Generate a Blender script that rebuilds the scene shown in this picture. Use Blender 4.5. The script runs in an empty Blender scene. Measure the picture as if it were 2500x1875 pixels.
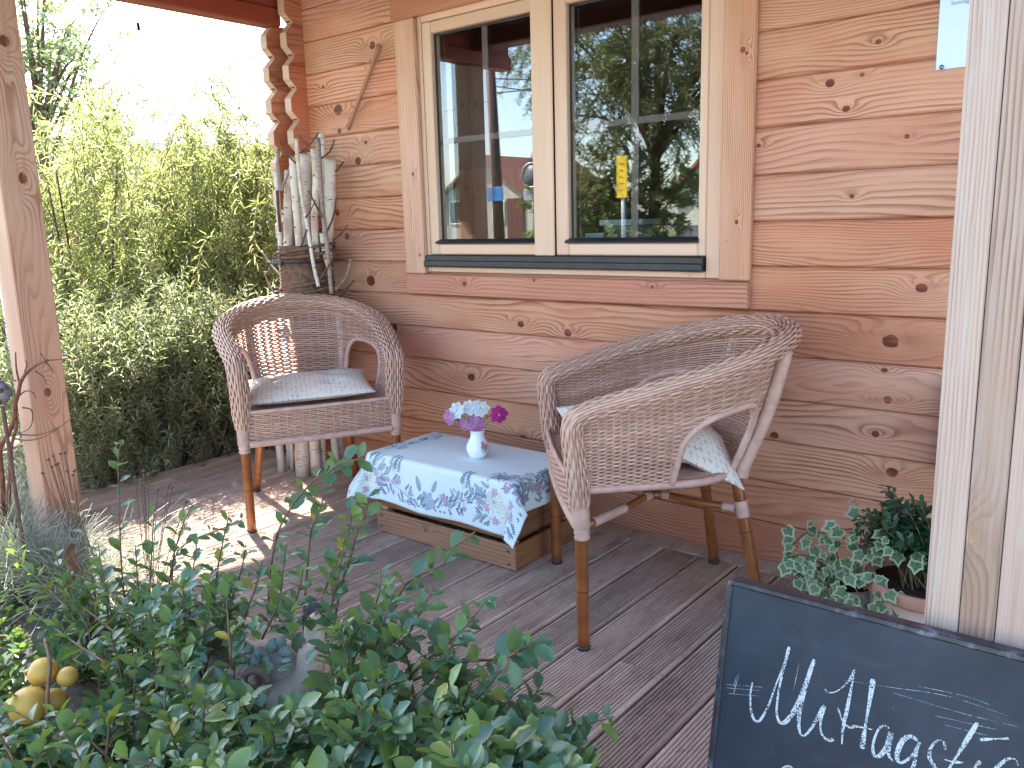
import bpy, math, random
import numpy as np
from mathutils import Vector, Matrix, Euler

random.seed(7)
RNG = np.random.default_rng(11)
R_ = math.radians
scene = bpy.context.scene
COL = scene.collection

# ---------------------------------------------------------------- camera
CAM_LOC = np.array([0.0, -2.36606567, 1.04997711])
CAM_ROT = (R_(78.88245742), R_(1.51097876), R_(38.79761381))
FPX = 2033.189                       # focal length in pixels of the 2500 x 1875 photograph
cam_data = bpy.data.cameras.new('camera')
cam_data.sensor_width = 36.0
cam_data.lens = 36.0 * FPX / 2500.0
cam_data.clip_start = 0.05
cam_data.clip_end = 2000.0
cam = bpy.data.objects.new('camera', cam_data)
cam.location = CAM_LOC
cam.rotation_euler = CAM_ROT
COL.objects.link(cam)
scene.camera = cam

# ---------------------------------------------------------------- sky, sun, exposure
SUN_EL = R_(48.0)
SUN_XY = Vector((-0.929, 0.370)).normalized()
SUN_DIR = Vector((SUN_XY.x * math.cos(SUN_EL), SUN_XY.y * math.cos(SUN_EL), math.sin(SUN_EL)))
world = bpy.data.worlds.new('World')
scene.world = world
world.use_nodes = True
wt = world.node_tree
wt.nodes.clear()
sky = wt.nodes.new('ShaderNodeTexSky')
sky.sky_type = 'NISHITA'
sky.sun_disc = False
sky.sun_elevation = SUN_EL
sky.sun_rotation = math.atan2(SUN_XY.x, SUN_XY.y)
sky.air_density = 1.0
sky.dust_density = 1.6
sky.ozone_density = 1.0
bg = wt.nodes.new('ShaderNodeBackground')
bg.inputs['Strength'].default_value = 0.15
wo = wt.nodes.new('ShaderNodeOutputWorld')
wt.links.new(sky.outputs[0], bg.inputs['Color'])
wt.links.new(bg.outputs[0], wo.inputs['Surface'])

sun_data = bpy.data.lights.new('sun', 'SUN')
sun_data.energy = 5.0
sun_data.angle = R_(0.53)
sun_data.color = (1.0, 0.95, 0.87)
sun = bpy.data.objects.new('sun', sun_data)
sun.rotation_euler = SUN_DIR.to_track_quat('Z', 'Y').to_euler()
sun.location = (-6, 3, 9)
COL.objects.link(sun)

scene.view_settings.view_transform = 'Standard'
scene.view_settings.look = 'None'
scene.view_settings.gamma = 1.0
scene.view_settings.exposure = 2.8
scene.view_settings.use_curve_mapping = False
scene.render.engine = 'CYCLES'
scene.cycles.use_denoising = True
scene.cycles.max_bounces = 8
scene.cycles.diffuse_bounces = 5
scene.cycles.glossy_bounces = 4
scene.cycles.transmission_bounces = 6
scene.cycles.transparent_max_bounces = 12
scene.cycles.caustics_reflective = False
scene.cycles.caustics_refractive = False
scene.cycles.sample_clamp_indirect = 6.0

# ---------------------------------------------------------------- geometry helpers
_ROT = np.array(Euler(CAM_ROT, 'XYZ').to_matrix())

def ray(px, py):
    return _ROT @ np.array([(px - 1250.0) / FPX, -(py - 937.5) / FPX, -1.0])

def at(px, py, axis, val):
    """point of the place seen at photo position px, py on the plane axis = val"""
    d = ray(px, py)
    t = (val - CAM_LOC[axis]) / d[axis]
    return CAM_LOC + t * d

def aty(px, py, y): return at(px, py, 1, y)
def atz(px, py, z): return at(px, py, 2, z)

class MB:
    def __init__(self):
        self.v = []; self.f = []
    def add(self, vs, fs):
        n = len(self.v)
        self.v.extend([tuple(p) for p in vs])
        self.f.extend([tuple(i + n for i in f) for f in fs])
        return self
    def box(self, x0, x1, y0, y1, z0, z1, b=0.0):
        if b <= 0:
            vs = [(x, y, z) for z in (z0, z1) for y in (y0, y1) for x in (x0, x1)]
            return self.add(vs, [(0,2,3,1),(4,5,7,6),(0,1,5,4),(2,6,7,3),(0,4,6,2),(1,3,7,5)])
        # chamfered box
        vs = []; idx = {}
        for sx in (0, 1):
            for sy in (0, 1):
                for sz in (0, 1):
                    X = (x0, x1)[sx]; Y = (y0, y1)[sy]; Z = (z0, z1)[sz]
                    dx = b if sx == 0 else -b; dy = b if sy == 0 else -b; dz = b if sz == 0 else -b
                    idx[(sx, sy, sz)] = (len(vs), len(vs) + 1, len(vs) + 2)
                    vs += [(X, Y + dy, Z + dz), (X + dx, Y, Z + dz), (X + dx, Y + dy, Z)]
        fs = []
        def q(*k): fs.append(tuple(idx[a][c] for a, c in k))
        q(((0,0,0),0),((0,0,1),0),((0,1,1),0),((0,1,0),0)); q(((1,0,0),0),((1,1,0),0),((1,1,1),0),((1,0,1),0))
        q(((0,0,0),1),((1,0,0),1),((1,0,1),1),((0,0,1),1)); q(((0,1,0),1),((0,1,1),1),((1,1,1),1),((1,1,0),1))
        q(((0,0,0),2),((0,1,0),2),((1,1,0),2),((1,0,0),2)); q(((0,0,1),2),((1,0,1),2),((1,1,1),2),((0,1,1),2))
        for a in (0, 1):
            for c in (0, 1):
                q(((a,c,0),0),((a,c,1),0),((a,c,1),1),((a,c,0),1))
                q(((a,0,c),0),((a,1,c),0),((a,1,c),2),((a,0,c),2))
                q(((0,a,c),1),((1,a,c),1),((1,a,c),2),((0,a,c),2))
        for k in idx: fs.append(idx[k])
        return self.add(vs, fs)
    def prism(self, prof, axis, a0, a1):
        """closed 2-D profile swept along axis; profile coords are the two other axes in order"""
        n = len(prof); vs = []
        for a in (a0, a1):
            for p, q in prof:
                vs.append({0: (a, p, q), 1: (p, a, q), 2: (p, q, a)}[axis])
        fs = [(i, (i + 1) % n, n + (i + 1) % n, n + i) for i in range(n)]
        fs += [tuple(range(n))[::-1], tuple(range(n, 2 * n))]
        return self.add(vs, fs)
    def tube(self, path, r, n=8, caps=True, flat=1.0):
        P = np.array(path, float); m = len(P)
        rr = np.full(m, r, float) if np.isscalar(r) else np.array(r, float)
        T = np.gradient(P, axis=0); T /= np.linalg.norm(T, axis=1)[:, None] + 1e-12
        up = np.array([0, 0, 1.0]) if abs(T[0, 2]) < 0.9 else np.array([1.0, 0, 0])
        N = np.cross(T[0], up); N /= np.linalg.norm(N)
        vs = []
        for i in range(m):
            N = N - T[i] * (N @ T[i]); N /= np.linalg.norm(N) + 1e-12
            B = np.cross(T[i], N)
            for k in range(n):
                a = 2 * math.pi * k / n
                vs.append(P[i] + rr[i] * (math.cos(a) * N + flat * math.sin(a) * B))
        fs = [(i*n+k, i*n+(k+1) % n, (i+1)*n+(k+1) % n, (i+1)*n+k) for i in range(m-1) for k in range(n)]
        if caps:
            fs += [tuple(range(n))[::-1], tuple((m-1)*n+k for k in range(n))]
        return self.add(vs, fs)
    def lathe(self, prof, n=24, c=(0, 0, 0), cap=True):
        vs = []; m = len(prof)
        for r, z in prof:
            for k in range(n):
                a = 2 * math.pi * k / n
                vs.append((c[0] + r * math.cos(a), c[1] + r * math.sin(a), c[2] + z))
        fs = [(i*n+k, i*n+(k+1) % n, (i+1)*n+(k+1) % n, (i+1)*n+k) for i in range(m-1) for k in range(n)]
        if cap:
            fs += [tuple(range(n))[::-1], tuple((m-1)*n+k for k in range(n))]
        return self.add(vs, fs)
    def ellipsoid(self, c, r, nu=10, nv=7, M=None):
        vs = [(0, 0, -1)]
        for j in range(1, nv):
            t = math.pi * j / nv - math.pi / 2
            for k in range(nu):
                a = 2 * math.pi * k / nu
                vs.append((math.cos(t) * math.cos(a), math.cos(t) * math.sin(a), math.sin(t)))
        vs.append((0, 0, 1))
        V = np.array(vs) * np.array(r)
        if M is not None: V = V @ np.array(M).T
        V = V + np.array(c)
        fs = [(0, 1 + (k + 1) % nu, 1 + k) for k in range(nu)]
        for j in range(nv - 2):
            fs += [(1+j*nu+k, 1+j*nu+(k+1) % nu, 1+(j+1)*nu+(k+1) % nu, 1+(j+1)*nu+k) for k in range(nu)]
        L = len(vs) - 1; o = 1 + (nv - 2) * nu
        fs += [(o + k, o + (k + 1) % nu, L) for k in range(nu)]
        return self.add(V, fs)
    def grid(self, F, nu, nv):
        vs = [F(i / nu, j / nv) for j in range(nv + 1) for i in range(nu + 1)]
        w = nu + 1
        return self.add(vs, [(j*w+i, j*w+i+1, (j+1)*w+i+1, (j+1)*w+i) for j in range(nv) for i in range(nu)])

def link(o, parent=None):
    COL.objects.link(o)
    if parent is not None: o.parent = parent
    return o

def finish_mesh(me, mat, smooth):
    if mat is not None: me.materials.append(mat)
    if smooth:
        me.polygons.foreach_set('use_smooth', np.ones(len(me.polygons), bool))
    me.update()

def obj(name, mb, mat, parent=None, smooth=False, origin=None):
    me = bpy.data.meshes.new(name)
    v = mb.v
    if origin is not None:
        v = [(p[0]-origin[0], p[1]-origin[1], p[2]-origin[2]) for p in v]
    me.from_pydata(v, [], mb.f)
    finish_mesh(me, mat, smooth)
    o = bpy.data.objects.new(name, me)
    if origin is not None: o.location = origin
    return link(o, parent)

def obj_np(name, V, F, mat, parent=None, smooth=False, tint=None, origin=None):
    """mesh from numpy arrays, every face with the same number of corners"""
    V = np.asarray(V, np.float32); F = np.asarray(F, np.int32)
    if origin is not None: V = V - np.array(origin, np.float32)
    me = bpy.data.meshes.new(name)
    me.vertices.add(len(V)); me.vertices.foreach_set('co', V.ravel())
    k = F.shape[1]
    me.loops.add(F.size); me.loops.foreach_set('vertex_index', F.ravel())
    me.polygons.add(len(F)); me.polygons.foreach_set('loop_start', np.arange(0, F.size, k, dtype=np.int32))
    try: me.polygons.foreach_set('loop_total', np.full(len(F), k, np.int32))
    except Exception: pass
    if tint is not None:
        at_ = me.attributes.new('tint', 'FLOAT', 'POINT')
        at_.data.foreach_set('value', np.asarray(tint, np.float32))
    me.update(calc_edges=True); me.validate()
    finish_mesh(me, mat, smooth)
    o = bpy.data.objects.new(name, me)
    if origin is not None: o.location = origin
    return link(o, parent)

def tag(o, label=None, cat=None, group=None, kind=None):
    if label: o['label'] = label
    if cat: o['category'] = cat
    if group: o['group'] = group
    if kind: o['kind'] = kind
    return o

def thing(name, label=None, cat=None, loc=(0, 0, 0), rz=0.0, group=None, kind=None):
    o = bpy.data.objects.new(name, None)
    o.empty_display_size = 0.1
    o.location = loc; o.rotation_euler = (0, 0, rz)
    COL.objects.link(o)
    return tag(o, label, cat, group, kind)

def copy_tree(o, parent=None):
    c = o.copy(); COL.objects.link(c); c.parent = parent
    for ch in list(o.children): copy_tree(ch, c)
    return c

def nrm(a):
    a = np.asarray(a, float)
    return a / (np.linalg.norm(a, axis=-1, keepdims=True) + 1e-12)

def bez(pts, n):
    """smooth (Catmull-Rom) path through points"""
    P = np.array(pts, float)
    Q = np.vstack([2*P[0]-P[1], P, 2*P[-1]-P[-2]])
    out = []
    m = len(P) - 1
    for i in range(m):
        p0, p1, p2, p3 = Q[i], Q[i+1], Q[i+2], Q[i+3]
        for k in range(n):
            t = k / n
            out.append(0.5*((2*p1)+(-p0+p2)*t+(2*p0-5*p1+4*p2-p3)*t*t+(-p0+3*p1-3*p2+p3)*t**3))
    out.append(P[-1])
    return np.array(out)

# ---------------------------------------------------------------- material helpers
class NT:
    def __init__(self, name):
        self.m = bpy.data.materials.new(name); self.m.use_nodes = True
        self.t = self.m.node_tree; self.t.nodes.clear()
        self.out = self.t.nodes.new('ShaderNodeOutputMaterial')
    def n(self, typ, **kw):
        x = self.t.nodes.new(typ)
        for k, v in kw.items(): setattr(x, k, v)
        return x
    def l(self, a, b): self.t.links.new(a, b)
    def put(self, sock, val):
        if isinstance(val, bpy.types.NodeSocket): self.l(val, sock)
        else: sock.default_value = val
    def m2(self, op, a, b=0.0, c=None, clamp=False):
        x = self.n('ShaderNodeMath', operation=op, use_clamp=clamp)
        self.put(x.inputs[0], a)
        if op not in ('FRACT','SQRT','EXPONENT','ABSOLUTE','SINE','COSINE','FLOOR'): self.put(x.inputs[1], b)
        if c is not None: self.put(x.inputs[2], c)
        return x.outputs[0]
    def comb(self, x, y, z):
        c = self.n('ShaderNodeCombineXYZ')
        self.put(c.inputs[0], x); self.put(c.inputs[1], y); self.put(c.inputs[2], z)
        return c.outputs[0]
    def noise(self, vec, scale=1.0, detail=2.0, rough=0.5, dist=0.0):
        x = self.n('ShaderNodeTexNoise')
        if vec is not None: self.l(vec, x.inputs['Vector'])
        x.inputs['Scale'].default_value = scale; x.inputs['Detail'].default_value = detail
        x.inputs['Roughness'].default_value = rough; x.inputs['Distortion'].default_value = dist
        return x.outputs['Fac']
    def ramp(self, fac, stops, interp='LINEAR'):
        x = self.n('ShaderNodeValToRGB'); x.color_ramp.interpolation = interp
        e = x.color_ramp.elements
        while len(e) > 1: e.remove(e[-1])
        e[0].position = stops[0][0]; e[0].color = (*stops[0][1], 1) if len(stops[0][1]) == 3 else stops[0][1]
        for p, c in stops[1:]:
            q = e.new(p); q.color = (*c, 1) if len(c) == 3 else c
        self.put(x.inputs[0], fac)
        return x.outputs[0]
    def mix(self, fac, a, b, blend='MIX'):
        x = self.n('ShaderNodeMix', data_type='RGBA', blend_type=blend)
        self.put(x.inputs[0], fac)
        for s, v in ((x.inputs[6], a), (x.inputs[7], b)):
            if isinstance(v, tuple) and len(v) == 3: v = (*v, 1)
            self.put(s, v)
        return x.outputs[2]
    def smooth(self, v, lo, hi):
        x = self.n('ShaderNodeMapRange', interpolation_type='SMOOTHSTEP')
        self.put(x.inputs[0], v); x.inputs[1].default_value = lo; x.inputs[2].default_value = hi
        return x.outputs[0]
    def bsdf(self, color, rough=0.6, spec=0.4, bump=None, bump_s=0.3, bump_d=0.002, metal=0.0, coat=0.0):
        b = self.n('ShaderNodeBsdfPrincipled')
        if isinstance(color, tuple) and len(color) == 3: color = (*color, 1)
        self.put(b.inputs['Base Color'], color); self.put(b.inputs['Roughness'], rough)
        b.inputs['Specular IOR Level'].default_value = spec; b.inputs['Metallic'].default_value = metal
        b.inputs['Coat Weight'].default_value = coat
        if bump is not None:
            u = self.n('ShaderNodeBump'); u.inputs['Strength'].default_value = bump_s; u.inputs['Distance'].default_value = bump_d
            self.l(bump, u.inputs['Height']); self.l(u.outputs[0], b.inputs['Normal'])
        self.l(b.outputs[0], self.out.inputs[0])
        return b
    def obj_coord(self):
        return self.n('ShaderNodeTexCoord').outputs['Object']
    def sep(self, v):
        s = self.n('ShaderNodeSeparateXYZ'); self.l(v, s.inputs[0]); return s.outputs
    def rand(self): return self.n('ShaderNodeObjectInfo').outputs['Random']

def wood(name, axis, light, mid, dark, F=85.0, warp=0.09, rough=0.55, ring=1.0, tone=0.22, knot=(0.10, 0.028, 0.014),
         pink=None, wear=None, nknots=3, spec=0.3, bump_s=0.25):
    """sawn softwood: growth rings that flow round knots given by the object's own k1..k3 (along, across, radius)"""
    N = NT(name)
    s = N.sep(N.obj_coord()); rnd = N.rand()
    if axis == 'x': a, b, c = s[0], s[2], s[1]
    elif axis == 'z': a, b, c = s[2], N.m2('ADD', s[0], s[1]), N.m2('SUBTRACT', s[0], s[1])
    else: a, b, c = s[1], N.m2('ADD', s[0], s[2]), N.m2('SUBTRACT', s[0], s[2])
    a2 = N.m2('MULTIPLY_ADD', rnd, 53.0, a)
    b2 = N.m2('MULTIPLY_ADD', rnd, 17.0, b)
    n1 = N.noise(N.comb(N.m2('MULTIPLY', a2, 1.1), N.m2('MULTIPLY', b2, 5.0), N.m2('MULTIPLY', c, 5.0)), 1.0, 2.0, 0.45)
    n2 = N.noise(N.comb(N.m2('MULTIPLY', a2, 7.0), N.m2('MULTIPLY', b2, 42.0), N.m2('MULTIPLY', c, 40.0)), 1.0, 2.0, 0.55)
    g = N.m2('MULTIPLY_ADD', c, 0.5, b)
    wv = N.m2('MULTIPLY_ADD', N.m2('FRACT', N.m2('MULTIPLY', rnd, 5.17)), warp * 2.6, warp * 0.8)
    g = N.m2('ADD', N.m2('MULTIPLY', N.m2('SUBTRACT', n1, 0.5), wv), g)
    g = N.m2('MULTIPLY_ADD', N.m2('SUBTRACT', n2, 0.5), 0.009, g)
    core = None; halo = None; smear = None
    for i in range(nknots):
        at_ = N.n('ShaderNodeAttribute', attribute_type='OBJECT', attribute_name='k%d' % (i + 1))
        k = N.sep(at_.outputs['Vector'])
        kr = N.m2('MAXIMUM', k[2], 0.0005)
        da = N.m2('DIVIDE', N.m2('SUBTRACT', a, k[0]), kr)
        db = N.m2('DIVIDE', N.m2('SUBTRACT', b, k[1]), kr)
        da2 = N.m2('MULTIPLY', da, da); db2 = N.m2('MULTIPLY', db, db)
        wide = N.m2('EXPONENT', N.m2('MULTIPLY', N.m2('ADD', N.m2('MULTIPLY', da2, 0.045), N.m2('MULTIPLY', db2, 0.20)), -1.0))
        g = N.m2('MULTIPLY_ADD', N.m2('MULTIPLY', wide, kr), 4.2, g)
        sm = N.m2('MULTIPLY', N.m2('EXPONENT', N.m2('MULTIPLY', N.m2('ADD', N.m2('MULTIPLY', da2, 0.030), N.m2('MULTIPLY', N.m2('MULTIPLY', db2, db2), 0.5)), -1.0)), N.m2('GREATER_THAN', k[2], 0.001))
        smear = sm if smear is None else N.m2('MAXIMUM', smear, sm)
        q = N.m2('ADD', N.m2('MULTIPLY', da2, 0.75), db2)
        q = N.m2('ADD', q, N.m2('MULTIPLY', N.m2('SUBTRACT', n2, 0.5), 2.2))
        cm = N.m2('SUBTRACT', 1.0, N.smooth(q, 0.75, 1.15))
        hm = N.m2('SUBTRACT', 1.0, N.smooth(q, 1.0, 5.0))
        live = N.m2('GREATER_THAN', k[2], 0.001)
        cm = N.m2('MULTIPLY', cm, live); hm = N.m2('MULTIPLY', hm, live)
        core = cm if core is None else N.m2('MAXIMUM', core, cm)
        halo = hm if halo is None else N.m2('MAXIMUM', halo, hm)
    fr = N.m2('FRACT', N.m2('MULTIPLY', g, N.m2('MULTIPLY_ADD', N.m2('FRACT', N.m2('MULTIPLY', rnd, 3.77)), 0.6 * F, 0.62 * F)))
    late = N.m2('MULTIPLY', N.smooth(fr, 0.35, 0.94), N.m2('SUBTRACT', 1.0, N.smooth(fr, 0.94, 1.0)))
    n3 = N.noise(N.comb(N.m2('MULTIPLY', a2, 2.2), N.m2('MULTIPLY', b2, 9.0), c), 1.0, 2.0)
    late = N.m2('MULTIPLY', late, N.m2('MULTIPLY', N.smooth(n3, 0.25, 0.7), ring))
    fine = N.noise(N.comb(N.m2('MULTIPLY', a2, 5.0), N.m2('MULTIPLY', b2, 330.0), N.m2('MULTIPLY', c, 330.0)), 1.0, 2.0)
    base = N.mix(N.smooth(n1, 0.35, 0.65), light, mid)
    if pink is not None:
        n4 = N.noise(N.comb(N.m2('MULTIPLY', a2, 1.7), N.m2('MULTIPLY', b2, 3.1), c), 1.0, 3.0)
        base = N.mix(N.smooth(n4, 0.46, 0.66), base, pink)
    col = N.mix(late, base, dark)
    col = N.mix(N.m2('MULTIPLY', N.smooth(fine, 0.45, 0.75), 0.28), col, dark)
    if wear is not None:
        n5 = N.noise(N.comb(N.m2('MULTIPLY', a2, 6.0), N.m2('MULTIPLY', b2, 60.0), N.m2('MULTIPLY', c, 60.0)), 1.0, 4.0, 0.65)
        col = N.mix(N.m2('MULTIPLY', N.smooth(n5, 0.50, 0.72), 0.55), col, wear)
    if core is not None:
        col = N.mix(N.m2('MULTIPLY', smear, N.m2('MULTIPLY', N.smooth(n2, .42, .62), .55)), col, dark)
        col = N.mix(N.m2('MULTIPLY', halo, 0.35), col, mid)
        kc = N.mix(N.m2('MULTIPLY', N.smooth(fine, 0.3, 0.7), N.smooth(n2, .35, .6)), knot, tuple(min(1, x * 3.2) for x in knot))
        col = N.mix(core, col, kc)
    hs = N.n('ShaderNodeHueSaturation')
    N.l(col, hs.inputs['Color'])
    N.l(N.m2('MULTIPLY_ADD', N.m2('SUBTRACT', rnd, 0.5), tone, 1.0), hs.inputs['Value'])
    r2 = N.m2('FRACT', N.m2('MULTIPLY', rnd, 7.31))
    N.l(N.m2('MULTIPLY_ADD', N.m2('SUBTRACT', r2, 0.5), tone * 0.9, 1.0), hs.inputs['Saturation'])
    r3 = N.m2('FRACT', N.m2('MULTIPLY', rnd, 13.7))
    N.l(N.m2('MULTIPLY_ADD', N.m2('SUBTRACT', r3, 0.5), 0.010, 0.5), hs.inputs['Hue'])
    h = N.m2('ADD', N.m2('MULTIPLY', late, -0.7), N.m2('MULTIPLY', fine, 0.5))
    N.bsdf(hs.outputs[0], N.m2('MULTIPLY_ADD', fine, 0.2, rough - 0.1), spec, h, bump_s, 0.0012)
    return N.m

def plain(name, color, rough=0.6, spec=0.4, var=0.12, scale=8.0, bump=0.0, metal=0.0, coat=0.0, stretch=None, bscale=60.0):
    N = NT(name)
    v = N.obj_coord()
    if stretch:
        s = N.sep(v); v = N.comb(N.m2('MULTIPLY', s[0], stretch[0]), N.m2('MULTIPLY', s[1], stretch[1]), N.m2('MULTIPLY', s[2], stretch[2]))
    n = N.noise(v, scale, 4.0, 0.6)
    c1 = tuple(max(0.0, x * (1 - var)) for x in color); c2 = tuple(min(1.0, x * (1 + var)) for x in color)
    col = N.mix(N.smooth(n, 0.3, 0.7), c1, c2)
    bm = N.noise(v, bscale, 3.0) if bump > 0 else None
    N.bsdf(col, rough, spec, bm, bump, 0.004, metal, coat)
    return N.m

def leafmat(name, stops, rough=0.45, trans=0.35, spec=0.4, tcol=None, edge=None):
    """leaf: colour from the leaf's own tint attribute (joined leaves) plus object random (single leaves)"""
    N = NT(name)
    a = N.n('ShaderNodeAttribute', attribute_name='tint')
    f = N.m2('FRACT', N.m2('ADD', a.outputs['Fac'], N.rand()))
    col = N.ramp(f, stops)
    nn = N.noise(N.obj_coord(), 90.0, 2.0)
    col = N.mix(N.m2('MULTIPLY', N.smooth(nn, 0.4, 0.7), 0.25), col, (0.02, 0.05, 0.015), 'MIX')
    b = N.bsdf(col, rough, spec)
    tr = N.n('ShaderNodeBsdfTranslucent')
    if tcol is None: N.l(N.mix(0.5, col, (0.30, 0.42, 0.04)), tr.inputs[0])
    else: tr.inputs[0].default_value = (*tcol, 1)
    mx = N.n('ShaderNodeMixShader'); mx.inputs[0].default_value = trans
    N.l(b.outputs[0], mx.inputs[1]); N.l(tr.outputs[0], mx.inputs[2]); N.l(mx.outputs[0], N.out.inputs[0])
    return N.m
# ---------------------------------------------------------------- materials of the place
M = {}
M['log'] = wood('larch_log', 'x', (0.63, 0.335, 0.215), (0.55, 0.258, 0.150), (0.26, 0.095, 0.053), F=82, warp=0.10,
                pink=(0.53, 0.222, 0.125), tone=0.13, nknots=3)
M['stub'] = wood('larch_stub', 'y', (0.56, 0.20, 0.10), (0.47, 0.145, 0.07), (0.28, 0.075, 0.036), F=80, tone=0.2, nknots=1)
M['endgrain'] = wood('cut_end', 'x', (0.64, 0.45, 0.33), (0.57, 0.38, 0.265), (0.36, 0.22, 0.14), F=220, warp=0.03, nknots=0, tone=0.1)
M['trim_v'] = wood('larch_casing_upright', 'z', (0.63, 0.365, 0.25), (0.56, 0.30, 0.19), (0.32, 0.14, 0.08), F=120, warp=0.05, nknots=3, tone=0.12)
M['trim_h'] = wood('larch_casing_level', 'x', (0.53, 0.25, 0.155), (0.47, 0.20, 0.12), (0.26, 0.088, 0.05), F=95, warp=0.06, nknots=3, tone=0.1)
M['frame_v'] = wood('spruce_frame_upright', 'z', (0.70, 0.485, 0.355), (0.65, 0.43, 0.30), (0.49, 0.295, 0.19), F=190, warp=0.015, nknots=0, tone=0.1, ring=0.6, rough=0.4)
M['frame_h'] = wood('spruce_frame_level', 'x', (0.70, 0.485, 0.355), (0.65, 0.43, 0.30), (0.49, 0.295, 0.19), F=190, warp=0.015, nknots=0, tone=0.1, ring=0.6, rough=0.4)
M['post'] = wood('larch_post', 'z', (0.50, 0.31, 0.22), (0.44, 0.235, 0.155), (0.27, 0.115, 0.065), F=100, warp=0.06, nknots=3, tone=0.1)
M['post_grey'] = wood('weathered_post', 'z', (0.40, 0.30, 0.245), (0.33, 0.23, 0.175), (0.17, 0.11, 0.082), F=165, warp=0.03, nknots=2, tone=0.16, knot=(.30, .19, .12),
                      wear=(0.37, 0.33, 0.29))
M['post_swirl'] = wood('weathered_post_swirl', 'z', (0.37, 0.26, 0.20), (0.27, 0.165, 0.115), (0.16, 0.095, 0.065), F=95, warp=0.05, nknots=3, tone=0.12,
                       wear=(0.35, 0.30, 0.26), knot=(0.26, 0.16, 0.10))
M['beam'] = wood('red_stained_beam', 'y', (0.34, 0.095, 0.06), (0.29, 0.072, 0.046), (0.19, 0.042, 0.027), F=80, nknots=0, tone=0.1)
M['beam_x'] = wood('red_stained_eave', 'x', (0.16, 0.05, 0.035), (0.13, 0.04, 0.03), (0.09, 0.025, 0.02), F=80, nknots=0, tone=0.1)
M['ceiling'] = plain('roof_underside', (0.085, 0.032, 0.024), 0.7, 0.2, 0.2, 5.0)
M['roofing'] = plain('roof_felt', (0.06, 0.045, 0.04), 0.9, 0.1, 0.2, 9.0)
M['black'] = plain('black_metal', (0.018, 0.020, 0.026), 0.38, 0.5, 0.25, 20.0)
M['room'] = plain('dim_room_wall', (0.20, 0.14, 0.10), 0.85, 0.1, 0.2, 3.0)
M['muntin'] = plain('brown_glazing_bar', (0.17, 0.125, 0.115), 0.5, 0.3, 0.1, 12.0)

# deck boards: grey brown, grooved, worn
def deck_mat():
    N = NT('weathered_deck')
    v = N.obj_coord(); s = N.sep(v); rnd = N.rand()
    y2 = N.m2('MULTIPLY_ADD', rnd, 31.0, s[1])
    n1 = N.noise(N.comb(N.m2('MULTIPLY', s[0], 14.0), N.m2('MULTIPLY', y2, 3.0), rnd), 1.0, 5.0, 0.65)
    n2 = N.noise(N.comb(N.m2('MULTIPLY', s[0], 190.0), N.m2('MULTIPLY', y2, 9.0), rnd), 1.0, 3.0, 0.6)
    n3 = N.noise(N.comb(N.m2('MULTIPLY', s[0], 45.0), N.m2('MULTIPLY', y2, 30.0), rnd), 1.0, 4.0, 0.7)
    c = N.ramp(n1, [(0.28, (0.215, 0.140, 0.105)), (0.5, (0.350, 0.246, 0.186)), (0.72, (0.460, 0.345, 0.270))])
    c = N.mix(N.m2('MULTIPLY', N.smooth(n2, 0.42, 0.72), 0.55), c, (0.54, 0.42, 0.335))
    c = N.mix(N.m2('MULTIPLY', N.smooth(n3, 0.52, 0.78), 0.6), c, (0.140, 0.088, 0.064))
    hs = N.n('ShaderNodeHueSaturation'); N.l(c, hs.inputs['Color'])
    N.l(N.m2('MULTIPLY_ADD', rnd, 0.32, 0.84), hs.inputs['Value'])
    N.bsdf(hs.outputs[0], 0.72, 0.3, N.m2('ADD', n2, n3), 0.45, 0.0012)
    return N.m
M['deck'] = deck_mat()

def glass_mat(name, tint=(0.93, 0.96, 0.97)):
    N = NT(name)
    fr = N.n('ShaderNodeFresnel'); fr.inputs['IOR'].default_value = 2.3
    tr = N.n('ShaderNodeBsdfTransparent'); tr.inputs[0].default_value = (*tint, 1)
    gl = N.n('ShaderNodeBsdfGlossy'); gl.inputs['Roughness'].default_value = 0.0
    mx = N.n('ShaderNodeMixShader')
    ge = N.n('ShaderNodeNewGeometry'); fac = N.m2('MULTIPLY', fr.outputs[0], N.m2('SUBTRACT', 1.0, ge.outputs['Backfacing']))
    N.l(fac, mx.inputs[0]); N.l(tr.outputs[0], mx.inputs[1]); N.l(gl.outputs[0], mx.inputs[2]); N.l(mx.outputs[0], N.out.inputs[0])
    return N.m
M['glass'] = glass_mat('window_glass')

# ---------------------------------------------------------------- ground
def ground_mat():
    N = NT('soil_and_gravel')
    v = N.obj_coord()
    n1 = N.noise(v, 1.3, 6.0, 0.65); n2 = N.noise(v, 26.0, 5.0, 0.7)
    c = N.ramp(n1, [(0.3, (0.10, 0.085, 0.065)), (0.55, (0.17, 0.145, 0.115)), (0.75, (0.25, 0.22, 0.18))])
    c = N.mix(N.smooth(n2, 0.42, 0.62), c, (0.13, 0.11, 0.085))
    N.bsdf(c, 0.95, 0.1, n2, 0.5, 0.02)
    return N.m
GZ = -0.15
g = MB(); g.box(-420, 420, -420, 420, -0.6, GZ)
tag(obj('ground', g, ground_mat()), kind='structure')
road_m = plain('asphalt', (0.30, 0.29, 0.28), 0.9, 0.2, 0.15, 30.0, 0.3)
g = MB(); g.box(-120, 120, -9.2, -3.4, GZ - 0.1, GZ + 0.004)
tag(obj('road', g, road_m), kind='structure')
kerb_m = plain('kerb_stone', (0.40, 0.39, 0.37), 0.9, 0.2, 0.15, 12.0, 0.2)
g = MB(); g.box(-120, 120, -3.4, -3.25, GZ - 0.1, GZ + 0.10, 0.015)
tag(obj('kerb', g, kerb_m), kind='structure')
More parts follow.
